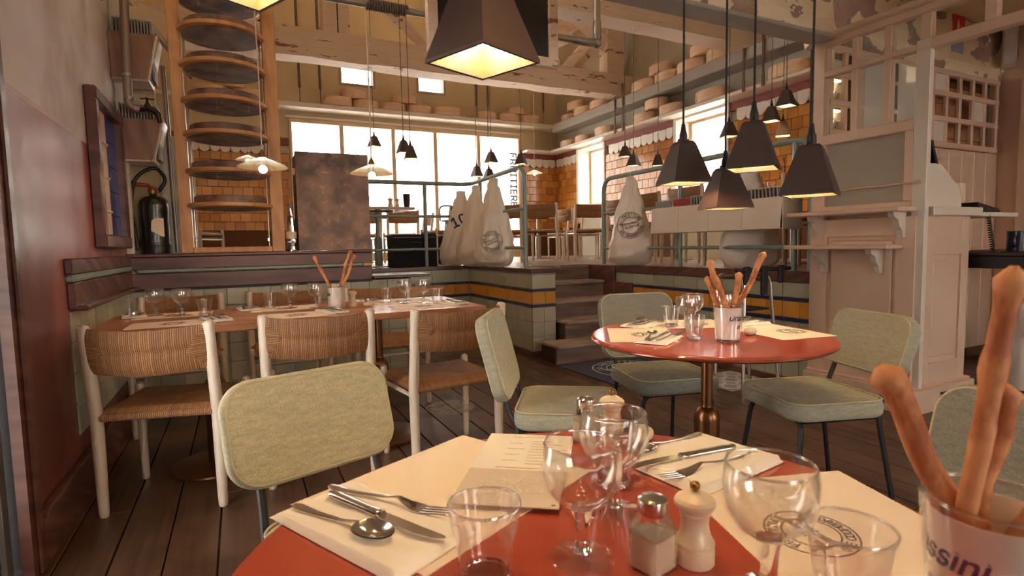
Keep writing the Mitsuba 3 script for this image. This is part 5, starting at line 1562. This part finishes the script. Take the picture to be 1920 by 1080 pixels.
put(k + '__lid', mk(at(lathe([(0, .665), (.135, .665), (.135, .70), (.05, .72), (0, .72)], 32), tr(5.02, 1.92, .02)), 'milk_can', 40))
put(k + '__handle', mk(tube(arc([(4.90, 1.83, .50), (4.86, 1.80, .52), (4.86, 1.80, .42), (4.90, 1.83, .40)], .03), .01, 8), 'milk_can', True))
put('white_basin', mk(at(lathe([(0, 0), (.16, 0), (.20, .26), (.21, .27), (.19, .27), (.15, .01), (0, .01)], 30), tr(5.45, 1.72, .18)), 'white_paint', 40), label='white plastic basin low behind the near breadsticks', category='basin')
put('low_stand', mk(bx(5.3, 5.9, 1.6, 2.2, .02, .18), 'bench_dark'), label='low dark stand under the white basin', category='stand')

# ------------------------------------------------------------------ child's high chair of chrome tube
k = thing('high_chair', 'chromed tubular high chair with black straps behind the middle table', 'high chair')
hx, hy = 3.40, 2.82
for o in (0, .26):
    fr = [(hx - .19, hy + o - .05, 0), (hx - .13, hy + o, .86), (hx + .13, hy + o, .86), (hx + .19, hy + o - .05, 0)]
    put(k + '__frame', mk(tube(arc(fr, .07), .013, 10), 'steel', True))
put(k + '__tray_bar', mk(tube([(hx - .26, hy - .04, .905), (hx, hy - .04, .905), (hx + .30, hy - .04, .905)], .014, 8), 'black_metal', True))
for x in (-.16, .02, .2):
    put(k + '__strap', mk(bx(hx + x - .03, hx + x + .03, hy - .06, hy - .03, .72 if x == .02 else .80, .93, .008), 'black_plastic'))
put(k + '__seat', mk(bx(hx - .14, hx + .14, hy, hy + .26, .60, .615, .006), 'black_plastic'))
put(k + '__foot_bar', mk(tube([(hx - .17, hy - .03, .25), (hx, hy - .03, .25), (hx + .17, hy - .03, .25)], .008, 8), 'steel', True))

# ------------------------------------------------------------------ mats on the floor
k = thing('door_mat', 'dark blue mat with a round white emblem before the wooden steps', 'mat')
MM = tr(3.05, 3.86, .001) @ rot('z', 2)
put(k + '__mat', mk(bx(-.47, .47, -.42, .42, 0, .008, .003), 'mat_blue'), MM)
put(k + '__emblem', mk(seal(.33, .0008), 'mat_white'), MM @ tr(0, 0, .008))
k = thing('door_mat', 'pale patterned mat on the floor behind the middle table', 'mat')
MM = tr(3.48, 3.12, .001)
put(k + '__mat', mk(bx(-.26, .26, -.24, .24, 0, .006, .002), 'grey_paint'), MM)
put(k + '__pattern', mk(join(*[at(annulus(.05, .075, .0008, 24), tr(x, y)) for x in (-.16, 0, .16) for y in (-.14, 0, .14)]), 'mat_white'), MM @ tr(0, 0, .006))

# ------------------------------------------------------------------ shelf ladder, slate panel, extinguisher
LY = 4.66
k = thing('shelf_ladder', 'oak upright frame carrying eight round wooden trays before the platform', 'shelf')
for x0, x1 in ((-.372, -.295), (.232, .325)):
    put(k + '__upright', mk(bx(x0, x1, LY - .05, LY + .05, 1.108, 2.96, .004), 'oak'))
put(k + '__bottom_bar', mk(bx(-.295, .232, LY - .04, LY + .04, 1.108, 1.15, .004), 'oak'))
rod_ = mk(tube([(0, 0, 0), (0, 0, 1.66)], .006, 6), 'steel', True)
for x in (-.278, .215):
    put(k + '__wire', rod_, tr(x, LY, 1.12))
for x in (-.275, .21):
    put(k + '__clip', mk(cb(.02, .03, .03, .004), 'steel'), tr(x, LY, 1.20))
TRAY = [('tray', mk(lathe([(0, 0), (.262, 0), (.285, .008), (.287, .012), (.287, .030), (.283, .034), (0, .034)], 56), 'oak', 40), I4), ('plate', mk(lathe([(0, .034), (.238, .034), (.241, .037), (.241, .082), (.237, .086), (0, .086)], 56), 'slate', 40), I4),
        ('underside', mk(lathe([(0, -.002), (.255, -.002), (.258, 0), (0, 0)], 48), 'slate', 30), I4)]
for i, z in enumerate((1.430, 1.672, 1.935, 2.168, 2.418, 2.665, 2.90)):
    spawn('round_tray', TRAY, tr(-.033, LY - .01, z), f'round wooden tray with dark disc, {("lowest", "second from below", "third from below", "fourth from below", "fifth from below", "second from the top", "topmost")[i]} in the oak frame', 'tray', 'trays in the oak frame')
k = thing('slate_cabinet', 'mottled rust brown panel cabinet standing on the dark rail', 'cabinet')
put(k + '__front', mk(bx(.425, .985, LY - .03, LY - .012, 1.109, 1.88, .002), 'slate'))
put(k + '__side', mk(bx(.425, .445, LY - .012, LY + .22, 1.109, 1.86, .002), 'black_board'))
put(k + '__top', mk(loft([[(.425, LY - .012, 1.855), (.985, LY - .012, 1.855), (.985, LY + .22, 1.70), (.425, LY + .22, 1.70)], [(.425, LY - .012, 1.88), (.985, LY - .012, 1.88), (.985, LY + .22, 1.72), (.425, LY + .22, 1.72)]]), 'black_board'))
put(k + '__hinge_block', mk(bx(.395, .424, LY - .012, LY + .02, 1.70, 1.75), 'oak'))
bt = lathe([(0, 0), (.036, 0), (.038, .006), (.038, .05), (.034, .07), (.037, .09), (.038, .20), (.035, .225), (.018, .275), (.0155, .285), (.0155, .315), (.018, .317), (.018, .325), (.0145, .335), (.0137, .335), (.013, .29), (.030, .225), (.034, .2), (.034, .01), (0, .008)], 28)
k = thing('water_bottle', 'clear bottle with a paper label standing between the oak frame and the rusty panel', 'bottle')
put(k + '__bottle', mk(at(bt, tr(.372, LY - .02, 1.109)), 'glass', 40))
put(k + '__label', mk(at(ring_closed([(.0392, .095), (.0396, .095), (.0396, .15), (.0392, .15)], 24), tr(.372, LY - .02, 1.109)), 'paper', 40))
put(k + '__cap', mk(at(lathe([(0, .336), (.017, .336), (.017, .352), (0, .354)], 18), tr(.372, LY - .02, 1.109)), 'blue_card', 40))
ex, ey = -.535, 4.72
k = thing('fire_extinguisher', 'black fire extinguisher with red handle standing on the dark rail in the corner', 'fire extinguisher')
put(k + '__cylinder', mk(at(lathe([(0, 0), (.092, 0), (.095, .006), (.095, .055), (.098, .06), (.098, .075), (.095, .08), (.095, .345), (.088, .38), (.070, .402), (.04, .412), (.025, .416), (.022, .44), (0, .44)], 36), tr(ex, ey, 1.109)), 'extinguisher', 40))
put(k + '__valve', mk(at(lathe([(0, .43), (.026, .43), (.030, .45), (.022, .475), (0, .478)], 18), tr(ex, ey, 1.109)), 'brass', 40))
put(k + '__handle', mk(tube([(ex + .04, ey, 1.555), (ex - .03, ey, 1.60), (ex - .13, ey - .01, 1.605)], [.014, .020, .022], 10, squash=.7), 'red_plastic', True))
put(k + '__grip', mk(tube([(ex - .12, ey - .01, 1.606), (ex - .15, ey - .01, 1.606), (ex - .175, ey - .012, 1.605)], .026, 10), 'black_plastic', True))
put(k + '__hose', mk(tube(arc([(ex + .035, ey, 1.555), (ex + .095, ey, 1.64), (ex + .03, ey, 1.74), (ex - .10, ey - .02, 1.66), (ex - .135, ey - .05, 1.45), (ex - .11, ey - .09, 1.26), (ex - .10, ey - .10, 1.14)], .09, 6), .013, 10), 'black_plastic', True))
put(k + '__nozzle', mk(tube([(ex - .10, ey - .02, 1.19), (ex - .14, ey - .06, 1.235), (ex - .165, ey - .08, 1.26)], [.011, .013, .015], 8), 'black_plastic', True))
put(k + '__label', mk(at(up_xz(prism([(-.04, .05), (-.02, .07), (.035, .07), (.035, -.06), (.02, -.06), (-.045, -.02)], .002)), tr(ex + .03, ey - .092, 1.29) @ rot('z', 17)), 'paper'))

# white window nook and pipes on the left behind the rail
k = struct('trim_7', bx(XL - .02, XL + .03, 4.62, 4.90, 1.108, 2.9, .004), 'white_paint')
put(k + '__casing', mk(bx(XL + .0, XL + .05, 4.60, 4.66, 1.108, 2.9, .004), 'white_paint'))
put(k + '__board', mk(bx(XL - .02, XL + .42, 4.945, 4.96, 1.0, 2.0, .003), 'white_paint'))
put(k + '__casing', mk(bx(XL - .02, XL + .20, 4.90, 4.94, 1.108, 2.9, .004), 'plaster'))


def paper_bin(z0, z1, label):
    k = thing('paper_bin', label, 'box')
    y0, y1 = 4.50, 4.72
    front = [[(XL + .005, y0, z0), (XL + .21, y0, z0), (XL + .21, y0 + .02, z0), (XL + .005, y0 + .02, z0)], [(XL + .005, y0, z1), (XL + .275, y0, z1), (XL + .275, y0 + .02, z1), (XL + .005, y0 + .02, z1)]]
    put(k + '__side_board', mk(loft(front), 'bin_wood'))
    put(k + '__side_board', mk(at(loft(front), tr(0, y1 - y0, 0)), 'bin_wood'))
    put(k + '__front_board', mk(loft([[(XL + .20, y0, z0), (XL + .215, y0, z0), (XL + .215, y1 + .02, z0), (XL + .20, y1 + .02, z0)], [(XL + .268, y0, z1), (XL + .283, y0, z1), (XL + .283, y1 + .02, z1), (XL + .268, y1 + .02, z1)]]), 'white_paint'))
    put(k + '__bottom', mk(bx(XL + .005, XL + .21, y0, y1, z0, z0 + .012), 'white_paint'))
    for i in range(13):
        x = XL + .03 + .0175 * i
        spawn('menu', MB['menu_grey'], tr(x, 4.61, z0 + .02) @ rot('z', 90) @ scl(.85, .8, (z1 - z0) / .30 + .26), 'spiral-bound menu standing in the ' + ('upper' if z0 > 1.9 else 'lower') + ' wooden bin on the left wall', 'menu', ('upper' if z0 > 1.9 else 'lower') + ' wall bin menus')


paper_bin(2.27, 2.58, 'upper wooden menu bin on the left wall behind the pipe')
paper_bin(1.735, 2.02, 'lower wooden menu bin on the left wall beneath the tap')
k = thing('pipe', 'old galvanised pipe running down the left wall to the tap', 'pipe')
put(k + '__pipe', mk(tube(arc([(XL + .12, 4.42, 2.96), (XL + .10, 4.42, 2.08), (XL + .16, 4.42, 2.06)], .05), .026, 12), 'old_pipe', True))
for z in (2.27, 2.12):
    put(k + '__collar', mk(at(lathe([(0, 0), (.032, 0), (.032, .02), (0, .02)], 16), tr(XL + .105, 4.42, z)), 'galvanised', 40))
k = thing('tap', 'old brass tap with cross handle above the lower menu bin', 'tap')
put(k + '__body', mk(tube(arc([(XL + .15, 4.42, 2.062), (XL + .22, 4.42, 2.075), (XL + .26, 4.42, 2.05), (XL + .27, 4.42, 1.99)], .03), [.014] * 2 + [.02] * 4 + [.019] * 4 + [.014] * 2, 12), 'dark_bronze', True))
put(k + '__stem', mk(at(lathe([(0, 0), (.022, 0), (.020, .02), (.010, .035), (.006, .06), (0, .062)], 14), tr(XL + .205, 4.42, 2.075)), 'dark_bronze', 40))
put(k + '__handle', mk(join(tube([(XL + .165, 4.42, 2.135), (XL + .205, 4.42, 2.138), (XL + .245, 4.42, 2.135)], .005, 8), tube([(XL + .205, 4.39, 2.137), (XL + .205, 4.42, 2.138), (XL + .205, 4.45, 2.137)], .005, 8)), 'dark_bronze', True))
k = thing('pipe', 'bright galvanised brace pipe slanting behind the upper menu bin', 'pipe')
put(k + '__pipe', mk(tube([(-.62, 4.95, 2.95), (-.45, 4.95, 2.72), (-.25, 4.95, 2.45)], .026, 12), 'galvanised', True))
k = thing('pipe', 'thin galvanised pipe standing behind the bins next to the oak frame', 'pipe')
put(k + '__pipe', mk(tube([(-.42, 4.92, 1.12), (-.43, 4.92, 1.9), (-.44, 4.92, 2.5)], .018, 12), 'galvanised', True))
k = thing('wall_hook', 'flat teal metal loop hanging high on the left wall', 'hook')
put(k + '__loop', mk(at(ring_closed([(.05, 0), (.075, 0), (.075, .006), (.05, .006)], 28), tr(XL + .01, 4.32, 2.86) @ rot('y', 90) @ scl(2.2, 1, 1)), 'hook_teal', 40))
# framed mirror
k = thing('framed_niche', 'dark weathered wooden frame round cream board and blue tiles on the left wall', 'frame')
y0, y1, z0, z1 = 3.68, 4.46, 1.15, 2.02
put(k + '__cream_board', mk(bx(XL, XL + .016, y0 + .05, 4.10, z0 + .05, z1 - .05), 'cream_paint'))
for i in range(3):
    put(k + '__batten', mk(bx(XL + .014, XL + .026, y0 + .07, 4.10, 1.36 + .2 * i, 1.375 + .2 * i, .003), 'cream_paint'))
for i in range(5):
    for j in range(2):
        put(k + '__blue_tile', mk(bx(XL, XL + .018, 4.105 + .15 * j, 4.105 + .147 * (j + 1), 1.2 + .15 * i, 1.347 + .15 * i, .003), 'blue_mosaic'))
for a in ((y0, y0 + .075, z0, z1), (y1 - .075, y1, z0, z1)):
    put(k + '__frame_stile', mk(bx(XL, XL + .055, *a, .008), 'wood_dark'))
for a in ((y0, y1, z0, z0 + .075), (y0, y1, z1 - .07, z1)):
    put(k + '__frame_rail', mk(bx(XL, XL + .06, *a, .008), 'wood_dark'))

# ------------------------------------------------------------------ pipe rack with black board
k = thing('pipe_rack', 'galvanised pipe rack hanging over the wooden table with flex wound round it', 'rack')
put(k + '__pipe', mk(tube([(.55, 3.62, 2.655), (1.6, 3.62, 2.655), (2.52, 3.62, 2.655)], .023, 12), 'galvanised', True))
put(k + '__drop_pipe', mk(tube([(2.56, 3.62, 2.68), (2.56, 3.62, 3.2), (2.56, 3.62, 3.8)], .026, 12), 'galvanised', True))
put(k + '__joint', mk(at(trimesh.creation.icosphere(2, .037), tr(2.555, 3.62, 2.655)), 'galvanised', True))
put(k + '__collar', mk(tube([(2.36, 3.62, 2.655), (2.45, 3.62, 2.655), (2.53, 3.62, 2.655)], .031, 12), 'galvanised', True))
put(k + '__collar', mk(tube([(2.56, 3.62, 2.69), (2.56, 3.62, 2.75), (2.56, 3.62, 2.82)], .032, 12), 'galvanised', True))
put(k + '__wound_flex', mk(tube(helix((.80, 3.62, 2.655), (1.06, 3.62, 2.655), .030, 16, 10), .007, 6), 'cord_grey', True))
for x in (.7, 2.2):
    put(k + '__hanger', mk(tube([(x, 3.62, 2.67), (x, 3.62, 3.3), (x, 3.62, 4.0)], .004, 6), 'cord_grey', True))
put('electric_flex', mk(tube(arc([(.28, 3.5, 3.1), (.30, 3.5, 2.72), (.40, 3.5, 2.63), (.52, 3.5, 2.70), (.54, 3.5, 3.1)], .1, 8), .006, 6), 'cord_pale', True), label='loop of pale flex hanging at the top beside the oak frame', category='cable')
k = thing('chalk_board', 'black board in a weathered wooden frame hanging behind the large pendant lamp', 'board')
BX0, BX1, BZ0, BZ1, BY = 1.16, 2.14, 2.385, 3.3, 3.52
put(k + '__panel', mk(bx(BX0 + .04, BX1 - .04, BY, BY + .012, BZ0 + .04, BZ1 - .04), 'black_board'))
for a in ((BX0, BX0 + .075, BZ0, BZ1), (BX1 - .075, BX1, BZ0, BZ1), (BX0, BX1, BZ0, BZ0 + .07), (BX0, BX1, BZ1 - .07, BZ1)):
    put(k + '__frame_bar', mk(bx(a[0], a[1], BY - .02, BY + .03, a[2], a[3], .006), 'beam_paint'))
